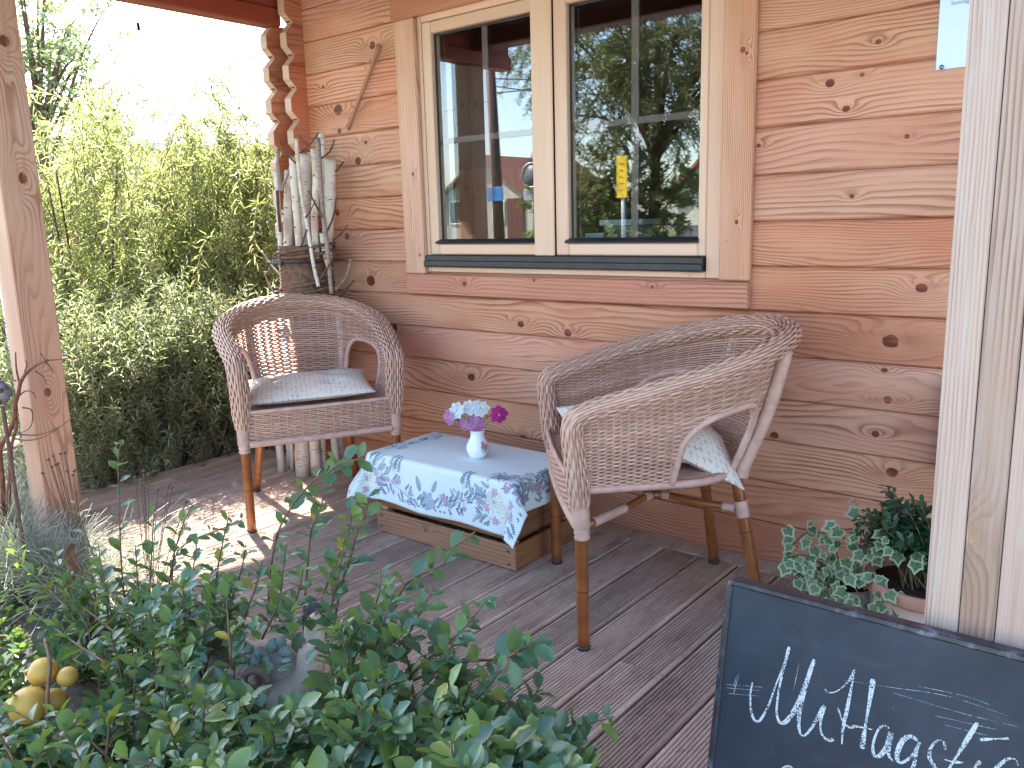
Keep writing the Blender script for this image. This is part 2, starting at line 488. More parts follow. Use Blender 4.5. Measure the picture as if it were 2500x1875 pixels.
verge_m = plain('mown_grass_verge', (0.075, 0.13, 0.035), 0.95, 0.1, 0.45, 14.0, 0.6)
g = MB(); g.box(-120, 120, -60, -9.2, GZ - 0.1, GZ + 0.02)
tag(obj('verge', g, verge_m), kind='structure')

# ---------------------------------------------------------------- log house
house = thing('log_house', 'reddish larch log house with porch roof and white-framed wooden window', 'house')
house['label'] = 'reddish larch log house with a covered porch and a two-sash wooden window'
P0 = -0.27166; PITCH = 0.13
X_L, X_R = -3.005, 1.6
WX0, WX1, WZ0, WZ1 = -2.352, -1.092, 0.858, 1.815

# knots of the wall seen in the photograph: photo x, y, radius (pixels)
KN = []
for a, b, r in [(715,210,24),(470,418,32),(632,378,20),(552,550,27),(108,738,16),(860,690,13),(580,993,12),(935,1458,44)]:
    KN.append((1800+.482*a, .482*b, .482*r))
for a, b, r in [(778,170,60),(745,320,25),(762,470,36),(187,652,33),(700,640,27),(782,838,42),(208,340,14),(1010,280,30)]:
    KN.append((1800+.482*a, 750+.482*b, .482*r))
for a, b, r in [(712,255,22),(520,620,32),(527,735,16),(675,800,14),(632,905,22),(515,1195,20),(570,1330,20),(702,1580,32),(435,490,10)]:
    KN.append((600+.4338*a, .4338*b, .4338*r))
for a, b, r in [(1125,700,9),(1227,718,11),(1368,700,7),(1018,815,10),(852,710,9),(1130,946,12),(1250,760,6)]:
    KN.append((1.13*a, 1.13*b, 1.13*r))
KNW = []
for px, py, r in KN:
    p = aty(px, py, 0.0); q = aty(px + r, py, 0.0)
    KNW.append((p[0], p[2], max(0.006, abs(q[0] - p[0]) * 0.62)))

def wall_log(x0, x1, z0, z1, y0=0.0):
    ch = 0.0055
    prof = [(y0+.07, z0), (y0+.0065, z0), (y0, z0+ch), (y0, z1-ch), (y0+.0065, z1), (y0+.07, z1)]
    mb = MB(); mb.prism(prof, 0, x0, x1)
    c = ((x0+x1)/2, y0, (z0+z1)/2)
    o = obj('wall_log', mb, M['log'], house, origin=c)
    ks = [(kx-c[0], kz-c[2], r) for kx, kz, r in KNW if x0 < kx < x1 and z0 < kz < z1]
    ks.sort(key=lambda k: -k[2])
    if not ks:
        rr = random.Random(int((x0*131 + z0*977)*1000))
        if rr.random() < 0.6:
            ks = [(rr.uniform(x0+.1, x1-.1)-c[0], rr.uniform(-.04, .04), rr.uniform(.006, .014))]
    for i, k in enumerate(ks[:3]): o['k%d' % (i+1)] = k
    return o

k = 1
while P0 + k*PITCH < 2.6:
    z0 = P0 + k*PITCH + 0.0007; z1 = P0 + (k+1)*PITCH - 0.0007
    if z1 < -0.1: k += 1; continue
    if z1 <= WZ0 + 0.001 or z0 >= WZ1 - 0.02:
        wall_log(X_L, X_R, z0, z1)
    else:
        wall_log(X_L, WX0, z0, z1); wall_log(WX1, X_R, z0, z1)
        if z0 < WZ0 < z1: wall_log(WX0, WX1, z0, WZ0)
    k += 1

# short crossing logs of the corner, cut to a zigzag, two layers
def stub_log(xa, xb, yv, yt, zb, h=0.1295, yback=0.07):
    prof = [(yback, zb), (yt, zb), (yv, zb+.036), (yv, zb+.089), (yt, zb+h), (yback, zb+h)]
    mb = MB(); mb.prism(prof, 0, xa, xb)
    c = ((xa+xb)/2, yv, zb+h/2)
    o = obj('corner_log', mb, M['stub'], house, origin=c)
    e = MB()
    d = 0.0012
    pr = [(yt, zb+.001), (yv-d, zb+.036), (yv-d, zb+.089), (yt, zb+h-.001)]
    vs = []
    for x in (xa+.0005, xb-.0005):
        for y, z in pr: vs.append((x, y-d, z))
        for y, z in pr: vs.append((x, y+.004, z))
    fs = [(0,1,9,8), (1,2,10,9), (2,3,11,10), (0,4,5,1), (1,5,6,2), (2,6,7,3), (8,9,13,12), (9,10,14,13), (10,11,15,14), (4,12,13,5), (5,13,14,6), (6,14,15,7)]
    e.add(vs, fs)
    ee = obj('cut_end', e, M['endgrain'], o)
    ee.location = (-c[0], -c[1], -c[2])
    # tongue-and-groove notches at the lower tip
    nn = MB()
    for t in (0.25, 0.5, 0.75):
        x = xa + (xb-xa)*t
        nn.box(x-.0022, x+.0022, yt-.0105, yt-.0035, zb+.0035, zb+.010)
    no = obj('groove', nn, M['ceiling'], o); no.location = (-c[0], -c[1], -c[2])
    return o
zj = 1.749
for n in range(-3, 15):
    zb = zj - n*0.13
    if zb < -0.2: break
    stub_log(-3.047, -3.0055, -0.0855, -0.050, zb)
    if n >= 0: stub_log(-3.142, -3.100, -0.1165, -0.081, zb)

def hpart(name, x0, x1, y0, y1, z0, z1, mat, b=0.003, parent=None, knots=()):
    c = ((x0+x1)/2, (y0+y1)/2, (z0+z1)/2)
    mb = MB(); mb.box(x0, x1, y0, y1, z0, z1, b)
    o = obj(name, mb, mat, parent or house, origin=c)
    for i, kk in enumerate(knots[:3]): o['k%d' % (i+1)] = kk
    return o

# porch roof
hpart('side_beam', -3.15, -3.065, -1.42, -0.06, 1.872, 1.944, M['beam'], 0.006)
hpart('side_plate', -3.15, -3.085, -1.42, 2.9, 1.9455, 2.10, M['beam'], 0.004)
hpart('front_beam', -4.05, 1.55, -1.218, -1.095, 1.946, 2.07, M['beam_x'], 0.006)
rf = MB()
def roof_z(y): return 2.075 + (y + 1.5) * 0.17
prof = [(-1.5, roof_z(-1.5)), (3.6, roof_z(3.6)), (3.6, roof_z(3.6)+.05), (-1.5, roof_z(-1.5)+.05)]
rf.prism(prof, 0, -4.17, 1.8)  # unseen left overhang, lengthened to keep the sun off the left chair
obj('roof', rf, M['ceiling'], house)
rf = MB(); prof = [(-1.54, roof_z(-1.54)+.0505), (3.64, roof_z(3.64)+.0505), (3.64, roof_z(3.64)+.09), (-1.54, roof_z(-1.54)+.09)]
rf.prism(prof, 0, -4.20, 1.83)
obj('roof_covering', rf, M['roofing'], house)
for i in range(8):
    x = -2.75 + i*0.6
    mb = MB(); prof = [(-1.45, roof_z(-1.45)-.09), (-0.002, roof_z(0)-.09), (-0.002, roof_z(0)-.001), (-1.45, roof_z(-1.45)-.001)]
    mb.prism(prof, 0, x-.03, x+.03)
    obj('rafter', mb, M['beam'], house, origin=(x, -0.7, 2.1))

# posts
lp = [(-.05, .02, .006)]
def post(name, x0, x1, y0, y1, mat, knots, z0=GZ, z1=1.946, parent=None):
    return hpart(name, x0, x1, y0, y1, z0, z1, mat, 0.004, parent, knots)
pz = (GZ + 1.946) / 2
def pk(px, py, r, ax, val, c):   # knot on a post, in the material's own along / across directions
    p = at(px, py, ax, val)
    return (p[2]-pz, (p[0]-c[0]) + (p[1]-c[1]), r)
cL = (-3.163, -1.1525)
post('porch_post', -3.226, -3.10, -1.215, -1.09, M['post'],
     [pk(12, 100, .016, 0, -3.10, cL), pk(55, 435, .015, 0, -3.10, cL), pk(115, 958, .014, 0, -3.10, cL)])
rp = thing('porch_post'); rp.parent = house; rp['label'] = 'paler, greyer porch post glued from three timbers, beside the chalkboard'
xs = [-0.231, -0.189, -0.147, -0.105]
kn = [[(.1, .3, .001)], [(0.72-.0, .012, .017), (pk(2368, 1303, .010, 1, -1.215, (-.168, -1.1525)))], []]
p2 = aty(2490, 240, -1.215)
kn[1][0] = (p2[2]-pz, .019, .013)
for i in range(3):
    hpart('timber', xs[i]+.0006, xs[i+1]-.0006, -1.215, -1.09, GZ, 1.946, M['post_swirl' if i == 1 else 'post_grey'], 0.0015, rp, kn[i])

# ---------------------------------------------------------------- window
win = thing('window'); win.parent = house
def wp(name, x0, x1, y0, y1, z0, z1, mat, b=0.003, knots=()): return hpart(name, x0, x1, y0, y1, z0, z1, M[mat], b, win, knots)
wp('casing', -2.437, -2.332, -0.022, 0.0, 0.853, 1.799, 'trim_v', 0.004, [(-.09, .005, .007), (-.40, .02, .005)])
wp('casing', -1.097, -1.000, -0.022, 0.0, 0.857, 1.799, 'trim_v', 0.004, [(.175, .0, .008), (.165, .012, .005), (-.30, -.006, .006)])
wp('casing', -2.452, -0.985, -0.024, 0.0, 1.800, 1.905, 'trim_h', 0.004)
wp('casing', -2.432, -1.000, -0.030, 0.0, 0.774, 0.852, 'trim_h', 0.004, [(-.40, .006, .010), (.40, .018, .007), (-.07, .03, .006)])
# fixed frame
wp('frame_jamb', -2.352, -2.319, 0.002, 0.07, 0.860, 1.815, 'frame_v')
wp('frame_jamb', -1.150, -1.092, 0.002, 0.07, 0.860, 1.815, 'frame_v')
wp('frame_head', -2.318, -1.151, 0.003, 0.07, 1.780, 1.815, 'frame_h')
wp('frame_sill', -2.318, -1.151, 0.003, 0.07, 0.860, 0.880, 'frame_h')
sl = MB(); prof = [(.03, .881), (-.020, .881), (-.022, .886), (-.022, .903), (-.0145, .906), (-.0145, .922), (-.010, .925), (.03, .925)]
sl.prism(prof, 0, -2.333, -1.153); obj('drip_sill', sl, M['black'], win)
def sash(xa, xb, ga, gb):
    s = []
    wp('sash_stile', xa, ga, 0.004, 0.06, 0.927, 1.778, 'frame_v', 0.004)
    wp('sash_stile', gb, xb, 0.004, 0.06, 0.927, 1.778, 'frame_v', 0.004)
    wp('sash_rail', ga+.0004, gb-.0004, 0.005, 0.06, 0.927, 0.968, 'frame_h', 0.004)
    wp('sash_rail', ga+.0004, gb-.0004, 0.005, 0.06, 1.736, 1.778, 'frame_h', 0.004)
    d = MB(); d.prism([(.02, .9685), (-.006, .9685), (-.008, .974), (.012, .985), (.02, .985)], 0, ga-.008, gb+.004)
    obj('drip_bar', d, M['black'], win)
    for yy in (0.030, 0.046):
        p = MB(); p.box(ga-.004, gb+.004, yy, yy+.004, 0.962, 1.742); obj('pane', p, M['glass'], win)
    xm = (ga+gb)/2
    for x0, x1, z0, z1 in ((xm-.013, xm+.013, .970, 1.734), (ga, xm-.0135, 1.341, 1.362), (xm+.0135, gb, 1.341, 1.362)):
        wp('glazing_bar', x0, x1, .0365, .0435, z0, z1, 'muntin', 0.001)
    gk = MB()
    for x in (ga, gb-.006): gk.box(x, x+.006, .024, .0295, .970, 1.735)
    gk.box(ga+.007, gb-.007, .024, .0295, 1.729, 1.735)
    obj('glazing_seal', gk, M['black'], win)
sash(-2.317, -1.758, -2.272, -1.800)
sash(-1.713, -1.152, -1.661, -1.179)
wp('meeting_stile', -1.799, -1.714, -0.007, 0.0035, 0.926, 1.779, 'frame_v', 0.003)
# screws of the casing
for px, py in [(1780, 256), (1773, 588), (1812, 665), (1685, 672), (998, 148), (1006, 570), (1024, 635)]:
    p = aty(px, py, -0.022); mb = MB()
    mb.lathe([(.0038, 0), (.0038, .0012), (.0015, .0012), (.0014, .0004)], 10)
    o = obj('screw', mb, M['endgrain'], win, True); o.location = (p[0], -0.0222, p[2]); o.rotation_euler = (R_(90), 0, 0)

# dim room behind the window
def rpart(name, *a): return hpart(name, *a, M['room'], 0.0)
rpart('room_wall', -3.10, -3.06, 0.071, 3.4, -0.1, 2.2)
rpart('room_wall', 1.5, 1.54, 0.071, 3.4, -0.1, 2.2)
rpart('room_wall', -3.059, 1.499, 3.35, 3.4, -0.1, 2.2)
rpart('room_floor', -3.059, 1.499, 0.071, 3.349, -0.1, -0.05)
rpart('room_ceiling', -3.059, 1.499, 0.071, 3.349, 2.1, 2.14)

# ---------------------------------------------------------------- deck
sub = MB()
for i in range(6):
    y = -1.12 + i*0.21
    sub.box(-3.3, 1.5, y-.03, y+.03, GZ, -0.030)
deck = tag(obj('deck', sub, M['deck']), kind='structure')
deck['label'] = 'grey brown grooved board deck of the porch'
def board_profile(w, ng=11):
    h = w/2
    pr = [(-h, -.028), (-h, -.004), (-h+.004, 0.0)]
    x0, x1 = -h+.009, h-.009
    st = (x1-x0)/ng
    for i in range(ng):
        a = x0 + i*st
        pr += [(a, 0.0), (a+st*.16, -.0036), (a+st*.46, -.0036), (a+st*.66, 0.0)]
    pr += [(h-.004, 0.0), (h, -.004), (h, -.028)]
    return pr
BP = board_profile(0.117)
def board(xc, y0, y1, w=0.117, prof=None, along=1, z=0.0):
    mb = MB()
    if along == 1: mb.prism([(p+xc, q+z) for p, q in (prof or BP)], 1, y0, y1)
    else: mb.prism([(p+xc, q+z) for p, q in (prof or BP)], 0, y0, y1)
    c = (xc, (y0+y1)/2, z) if along == 1 else ((y0+y1)/2, xc, z)
    o = obj('deck_board', mb, M['deck'], deck, origin=c)
    if along == 0: pass
    return o
k = -17
rr = random.Random(5)
while True:
    xc = -1.351 + 0.062 + k*0.124
    if xc > 1.3: break
    yf = -1.170
    if xc+.06 > -0.235 and xc-.06 < -0.100 or xc-.06 < -3.095: yf = -1.085
    if k == -17:
        pass
    j = rr.choice([None, None, -0.62, -0.42, -0.78]) if k not in (1, 2) else {1: -.175, 2: None}[k]
    ze = rr.uniform(-.0012, .0012)
    if j is None or j < yf+.2: board(xc, yf, -0.094, z=ze)
    else:
        board(xc, yf, j-.0025, z=ze); board(xc, j+.0025, -0.094, z=ze-.001)
    k += 1
BW = board_profile(0.086, 3)
board(-0.047, -3.003, 1.3, along=0, prof=[(-.043,-.028),(-.043,-.003),(-.040,0.0),(.040,0.0),(.043,-.003),(.043,-.028)])
BF = board_profile(0.084)
for xa, xb in ((-3.09, -1.47), (-1.465, -0.236), (-0.100, 1.3)):
    board(-1.216, xa, xb, along=0, prof=BF, z=-.006)
# ---------------------------------------------------------------- wicker armchairs
def wicker_mat(name, c1, c2):
    N = NT(name)
    v = N.obj_coord()
    n = N.noise(v, 26.0, 3.0, 0.6); n2 = N.noise(v, 420.0, 2.0)
    a = N.n('ShaderNodeAttribute', attribute_name='tint')
    f = N.m2('ADD', N.m2('MULTIPLY', n, 0.55), N.m2('MULTIPLY', a.outputs['Fac'], 0.45))
    c = N.mix(N.smooth(f, 0.2, 0.8), c1, c2)
    N.bsdf(c, 0.48, 0.45, n2, 0.15, 0.0006)
    return N.m
M['wicker'] = wicker_mat('wicker_strand', (0.395, 0.222, 0.158), (0.575, 0.352, 0.260))
M['wicker_flat'] = plain('wicker_wrap', (0.50, 0.305, 0.240), 0.5, 0.45, 0.14, 30.0, 0.1)
M['wicker_dark'] = plain('wicker_core', (0.34, 0.20, 0.145), 0.8, 0.2, 0.2, 30.0)
def bamboo_mat():
    N = NT('stained_bamboo')
    s = N.sep(N.obj_coord())
    n = N.noise(N.comb(N.m2('MULTIPLY', s[0], 160.), N.m2('MULTIPLY', s[1], 160.), N.m2('MULTIPLY', s[2], 5.)), 1., 3., .6)
    n2 = N.noise(N.comb(s[0], s[1], N.m2('MULTIPLY', s[2], 6.)), 2.0, 2.)
    c = N.ramp(n2, [(.3, (.15, .038, .011)), (.5, (.235, .070, .018)), (.7, (.32, .115, .027))])
    c = N.mix(N.m2('MULTIPLY', N.smooth(n, .45, .7), .4), c, (.14, .038, .012))
    N.bsdf(c, .28, .5, n, .05, .001, coat=.3)
    return N.m
M['bamboo'] = bamboo_mat()
M['node'] = plain('bamboo_node', (.045, .016, .01), .6, .3, .2, 40.)

def strands_to_mesh(paths, normals, r, flat=1.0, sides=5, tints=None):
    """many tubes at once; paths list of (P,3) arrays, normals list of (P,3)"""
    VS = []; FS = []; TS = []; off = 0
    ang = np.linspace(0, 2*np.pi, sides, endpoint=False)
    for q, (P, Nn) in enumerate(zip(paths, normals)):
        m = len(P)
        if m < 2: continue
        T = nrm(np.gradient(P, axis=0)); Nn = nrm(Nn - T*np.sum(Nn*T, 1)[:, None]); B = np.cross(T, Nn)
        ring = P[:, None, :] + r*(np.cos(ang)[None, :, None]*Nn[:, None, :]*flat + np.sin(ang)[None, :, None]*B[:, None, :])
        VS.append(ring.reshape(-1, 3))
        i = np.arange(m-1)[:, None]*sides; k = np.arange(sides)[None, :]; k2 = (k+1) % sides
        FS.append(np.stack([i+k, i+k2, i+sides+k2, i+sides+k], -1).reshape(-1, 4) + off)
        TS.append(np.full(m*sides, RNG.random() if tints is None else tints[q])); off += m*sides
    return np.vstack(VS), np.vstack(FS), np.concatenate(TS)

def wrapped(mb, path, r, pitch=0.0042, n=10, depth=0.12):
    """rod wound with cane: a tube whose radius ripples turn by turn"""
    P = np.array(path, float)
    seg = np.linalg.norm(np.diff(P, axis=0), axis=1); L = np.concatenate([[0], np.cumsum(seg)])
    m = max(6, int(L[-1]/(pitch/2)))
    s = np.linspace(0, L[-1], m)
    Q = np.stack([np.interp(s, L, P[:, i]) for i in range(3)], 1)
    rr = np.array([r*(1.0 if i % 2 else 1-depth) for i in range(m)])
    if not np.isscalar(r): rr = np.interp(s, np.linspace(0, L[-1], len(r)), r)*np.array([1.0 if i % 2 else 1-depth for i in range(m)])
    mb.tube(Q, rr, n)

# plan curves of the tub: t in -1..1 (arm front - back - arm front)
def plan(t, a, b, xf, yf=-0.25):
    s = np.sign(t); u = np.abs(t)
    th = np.clip((0.5-u)/0.5, 0, 1)*np.pi/2
    w = np.clip((u-0.5)/0.5, 0, 1)
    x = np.where(u < 0.5, a*np.cos(th), a + (xf-a)*w**1.5)
    y = np.where(u < 0.5, b*np.sin(th), yf*w)
    return s*x + (u == 0)*0, y
def rim_z(y): return 0.597 + 0.155*np.clip((y+0.25)/0.585, 0, 1)**0.95
def tub(t, v):
    t = np.asarray(t, float); v = np.asarray(v, float)
    xb, yb = plan(t, 0.250, 0.215, 0.262, -0.245)
    xr, yr = plan(t, 0.291, 0.336, 0.270, -0.245)
    zr = rim_z(yr) - 0.012
    bul = np.sin(np.pi*v)*0.012
    w = v
    x = xb + (xr-xb)*w; y = yb + (yr-yb)*w; z = 0.412 + (zr-0.412)*v
    l = np.sqrt(x*x+(y+.02)**2)+1e-6
    return np.stack([x + bul*x/l, y + bul*np.maximum(y, 0)/l, z], -1)
def tub_n(t, v):
    e = 1e-3
    du = tub(t+e, v)-tub(t-e, v); dv = tub(t, np.minimum(v+e, 1))-tub(t, np.maximum(v-e, 0))
    return nrm(np.cross(du, dv))
HT0, HT1, HV = 0.235, 0.535, 0.64
def in_hole(t, v):
    u = np.abs(t)
    t1 = HT1 - 0.04*v/HV
    c = (HT0+t1)/2; h = (t1-HT0)/2
    return (np.abs((u-c)/h)**3.4 + np.clip(v/HV, 0, 9)**4.0) < 1.0

def make_chair():
    root = thing('wicker_armchair')
    # woven tub wall
    paths, norms, tin = [], [], []
    ROWS, STK = 42, 54
    npt = STK*4
    for i in range(ROWS):
        v = (i+0.5)/ROWS
        t = np.linspace(-0.985, 0.985, npt)
        nn = tub_n(t, np.full(npt, v))
        ph = np.linspace(0, STK*np.pi, npt) + np.pi*(i % 2)
        P = tub(t, np.full(npt, v)) + nn*(0.0027*np.sin(ph))[:, None]
        ok = ~in_hole(t, v)
        idx = np.where(ok)[0]
        for run in np.split(idx, np.where(np.diff(idx) > 1)[0]+1):
            if len(run) > 2: paths.append(P[run]); norms.append(nn[run]); tin.append(RNG.random())
    V, F, T = strands_to_mesh(paths, norms, 0.0035, 0.75, 4, tin)
    obj_np('woven_wall', V, F, M['wicker'], root, True, T)
    # upright stakes
    paths, norms, tin = [], [], []
    for k in range(STK+1):
        t = -0.985 + 1.97*k/STK
        v = np.linspace(0, 1, 26); tt = np.full(26, t)
        nn = tub_n(tt, v); P = tub(tt, v); ok = ~in_hole(tt, v); idx = np.where(ok)[0]
        for run in np.split(idx, np.where(np.diff(idx) > 1)[0]+1):
            if len(run) > 2: paths.append(P[run]); norms.append(nn[run]); tin.append(RNG.random()*.5)
    V, F, T = strands_to_mesh(paths, norms, 0.0024, 1.0, 4, tin)
    obj_np('stake', V, F, M['wicker'], root, True, T)
    # flat cane lattice in the middle of the back
    paths, norms = [], []
    for i in range(5):
        v = 0.60 + i*0.035
        hw = 0.095 - abs(i-2)*0.02
        t = np.linspace(-hw, hw, 60); nn = tub_n(t, np.full(60, v))
        ph = np.linspace(0, np.pi*10, 60) + np.pi*(i % 2)
        paths.append(tub(t, np.full(60, v)) - nn*(0.0045+0.0018*np.sin(ph))[:, None]); norms.append(nn)
    V, F, T = strands_to_mesh(paths, norms, 0.0042, 0.3, 6)
    obj_np('cane_lattice', V, F, M['wicker_flat'], root, True, T)
    # braided rim, running down both arm fronts
    tr = np.linspace(-1, 1, 90)
    xr, yr = plan(tr, 0.291, 0.336, 0.270, -0.235)
    R0 = np.stack([xr, yr, rim_z(yr)], 1)
    def front(sx):
        return [(sx*.266, -.246, .372), (sx*.267, -.250, .43), (sx*.268, -.257, .50), (sx*.270, -.263, .558), (sx*.270, -.255, .588)]
    fl = np.array(front(-1)); frr = np.array(front(1))[::-1]
    path = np.vstack([fl, R0[2:-2], frr])
    path = bez(path, 4)
    seg = np.linalg.norm(np.diff(path, axis=0), axis=1); L = np.concatenate([[0], np.cumsum(seg)])
    m = 460
    s = np.linspace(0, L[-1], m)
    C = np.stack([np.interp(s, L, path[:, i]) for i in range(3)], 1)
    for _ in range(6): C[1:-1] = (C[:-2]+2*C[1:-1]+C[2:])/4
    T = nrm(np.gradient(C, axis=0))
    # frame: outward direction across the rim
    out = C*np.array([1, 1, 0]) - np.array([0, 0.0, 0]); out[:, 1] = np.where(C[:, 1] > 0, C[:, 1]*0.9, 0.0)
    out = nrm(out - T*np.sum(out*T, 1)[:, None]); up = np.cross(out, T)
    frac = s/L[-1]; edge = np.minimum(frac, 1-frac)*L[-1]
    wa = np.interp(edge, [0, .05, .25, .6, 1.2], [.022, .029, .031, .033, .038])
    wb = np.interp(edge, [0, .05, .25, .6, 1.2], [.021, .026, .023, .024, .028])
    paths, norms, tin = [], [], []
    NS = 22
    for k in range(NS):
        th = 2*np.pi*k/NS
        dirv = np.cos(th)*out*wa[:, None] + np.sin(th)*up*wb[:, None]
        ph = s/L[-1]*np.pi*80 + np.pi*(k % 2)
        twist = 0.0
        P = C + dirv*(1 + 0.075*np.sin(ph))[:, None]
        paths.append(P); norms.append(nrm(dirv)); tin.append(RNG.random())
    V, F, Tn = strands_to_mesh(paths, norms, 0.0046, 0.62, 4, tin)
    obj_np('braided_rim', V, F, M['wicker'], root, True, Tn)
    core = MB()
    vs = []; n = 10
    for i in range(0, m, 4):
        for k in range(n):
            a = 2*np.pi*k/n
            vs.append(C[i] + 0.88*(np.cos(a)*out[i]*wa[i] + np.sin(a)*up[i]*wb[i]))
    mm = len(range(0, m, 4))
    core.add(vs, [(i*n+k, i*n+(k+1) % n, (i+1)*n+(k+1) % n, (i+1)*n+k) for i in range(mm-1) for k in range(n)])
    obj('rim_core', core, M['wicker_dark'], root, True)
    # front apron
    paths, norms, tin = [], [], []
    AR, AS = 15, 19
    for i in range(AR):
        v = i/(AR-1); npt = AS*4+1
        u = np.linspace(-1, 1, npt)
        z = 0.428 - 0.100*v + 0.006*u*u*0
        P = np.stack([u*0.252, -0.262 - 0.010*(1-u*u) + 0.010*v, np.full(npt, z)], 1)
        nn = np.tile([0, -1.0, 0], (npt, 1)); ph = np.linspace(0, AS*np.pi, npt) + np.pi*(i % 2)
        paths.append(P + nn*(0.0022*np.sin(ph))[:, None]); norms.append(nn); tin.append(RNG.random())
    for k in range(AS+1):
        u = -1+2*k/AS; v = np.linspace(0, 1, 8)
        P = np.stack([np.full(8, u*.252), -0.262-0.010*(1-u*u)+0.010*v, 0.428-0.100*v], 1)
        paths.append(P); norms.append(np.tile([0, -1.0, 0], (8, 1))); tin.append(0.2)
    V, F, Tn = strands_to_mesh(paths, norms, 0.0034, 0.75, 4, tin)
    obj_np('apron', V, F, M['wicker'], root, True, Tn)
    rail = MB()
    u = np.linspace(-1, 1, 12)
    wrapped(rail, np.stack([u*.25, -0.252-0.008*(1-u*u), np.full(12, .318)], 1), .0125, .009)
    wrapped(rail, np.stack([u*.25, -0.262-0.010*(1-u*u), np.full(12, .432)], 1), .007, .02)
    obj('front_rail', rail, M['wicker_flat'], root, True)
    # woven seat and seat rails
    seat = MB()
    tt = np.linspace(-1, 1, 41)
    xb, yb = plan(tt, .246, .212, .258, -.258)
    for z in (.420, .404):
        seat.add([(0, -.05, z)] + [(a, b, z) for a, b in zip(xb, yb)], [((0, i+1, i+2) if z > .41 else (0, i+2, i+1)) for i in range(40)] + [((0, 41, 1) if z > .41 else (0, 1, 41))])
    obj('seat', seat, M['wicker_flat'], root)
    rails = MB()
    wrapped(rails, np.stack([xb, yb, np.full(41, .408)], 1), .0115, .0065)
    obj('seat_rail', rails, M['wicker_flat'], root, True)
    # rear posts wound with cane, arched openings
    for sx in (-1, 1):
        mb = MB()
        v = np.linspace(-0.03, 0.985, 14); t = np.full(14, sx*0.205)
        P = tub(t, np.clip(v, 0, 1)); P[0, 2] -= .02
        oo_ = nrm(P*np.array([1., 1., 0])+np.array([0, .03, 0])); P = P + oo_*.017
        wrapped(mb, P, np.linspace(.0205, .0190, 14), .0075, 12, .16)
        obj('back_post', mb, M['wicker_flat'], root, True)
        mb = MB()
        pts = []
        vv = np.linspace(0, 1, 30)
        ang = np.linspace(np.pi, 0, 40)
        for a_ in ang:
            c0, s0 = np.cos(a_), max(np.sin(a_), 0.0)
            v_ = HV*s0**(2/4.0); t1 = HT1-.04*v_/HV
            c_ = (HT0+t1)/2; h_ = (t1-HT0)/2
            u_ = c_ + h_*np.sign(c0)*abs(c0)**(2/3.4)
            pts.append(tub(np.array(sx*u_), np.array(min(v_, 1.0))))
        wrapped(mb, np.array(pts), .0098, .0085, 10, .10)
        obj('arched_opening', mb, M['wicker_flat'], root, True)
    # legs
    def leg(p0, p1, r=.0155, nodes=(.28, .62)):
        mb = MB(); p0 = np.array(p0); p1 = np.array(p1)
        P = [p0 + (p1-p0)*f for f in np.linspace(0, 1, 12)]
        mb.tube(P, r, 16)
        c = (p0+p1)/2
        o = obj('leg', mb, M['bamboo'], root, True, origin=tuple(c))
        nb = MB()
        for f in nodes:
            q = p0+(p1-p0)*f; d = nrm(p1-p0)
            nb.tube([q-d*.0011, q+d*.0011], r*1.018, 16)
        oo = obj('node_ring', nb, M['node'], o, True); oo.location = tuple(-c)
        fb = MB(); d = nrm(p1-p0)
        fb.tube([p0+d*.001, p0+d*.010], r*1.08, 16)
        oo = obj('foot_cap', fb, M['black'], o, True); oo.location = tuple(-c)
        return o
    bl = tub(np.array([.205]), np.array([0.0]))[0]
    for sx in (-1, 1):
        leg((sx*.267, -.24, 0), (sx*.266, -.244, .37), .0158, (.42, .80))
        leg((sx*.205, .24, 0), (sx*bl[0], bl[1], .415), .0155, (.19, .60))
        mb = MB()
        wrapped(mb, [(sx*.267, -.241, .288), (sx*.267, -.242, .318)], .0205, .010, 14, .15)
        wrapped(mb, [(sx*.267, -.242, .318), (sx*.266, -.246, .384)], np.array([.0225, .0235]), .0065, 14, .15)
        obj('leg_wrap', mb, M['wicker_flat'], root, True)
        # bowed stretcher meeting the other one in the middle
        pb = np.array([sx*.205, .24, 0])*.26 + np.array([sx*bl[0], bl[1], .415])*.74
        mb = MB()
        S = bez([(sx*.255, -.228, .318), (sx*.13, -.11, .312), (sx*.016, .0, .305), (sx*.10, .105, .305), pb], 6)
        mb.tube(S, .0102, 10)
        o = obj('stretcher', mb, M['bamboo'], root, True)
        d0 = nrm(np.array([sx*bl[0], bl[1], .415])-np.array([sx*.205, .24, 0]))
        for seg_, r_ in ((S[1:7], .0132), (S[10:12], .0128), (S[13:15], .0128), (S[-4:-1], .0128), ([pb-d0*.022, pb+d0*.022], .0185)):
            w = MB(); wrapped(w, seg_, r_, .007, 10, .14); obj('binding', w, M['wicker_flat'], o, True)
    return root

chair = make_chair()
tag(chair, 'wicker armchair by the birch bundle, facing right, sunlight on the deck at its front leg', 'chair', 'wicker armchairs on the porch')
cL_ = np.array([(-2.76-2.339)/2, (-.3325-.563)/2])
chair.location = (cL_[0], cL_[1], 0)
chair.rotation_euler = (0, 0, math.atan2(.877, .481))       # local -y faces the table
chair2 = copy_tree(chair)
ctr = np.array([(-1.076-1.44)/2, (-.786-.395)/2]) + np.array([.73, .68])*.24
chair2.location = (ctr[0], ctr[1], 0)
chair2.rotation_euler = (0, 0, -math.atan2(.73, .68))
chair2['label'] = 'wicker armchair below the window, seen from its side, cushion corner poking out'

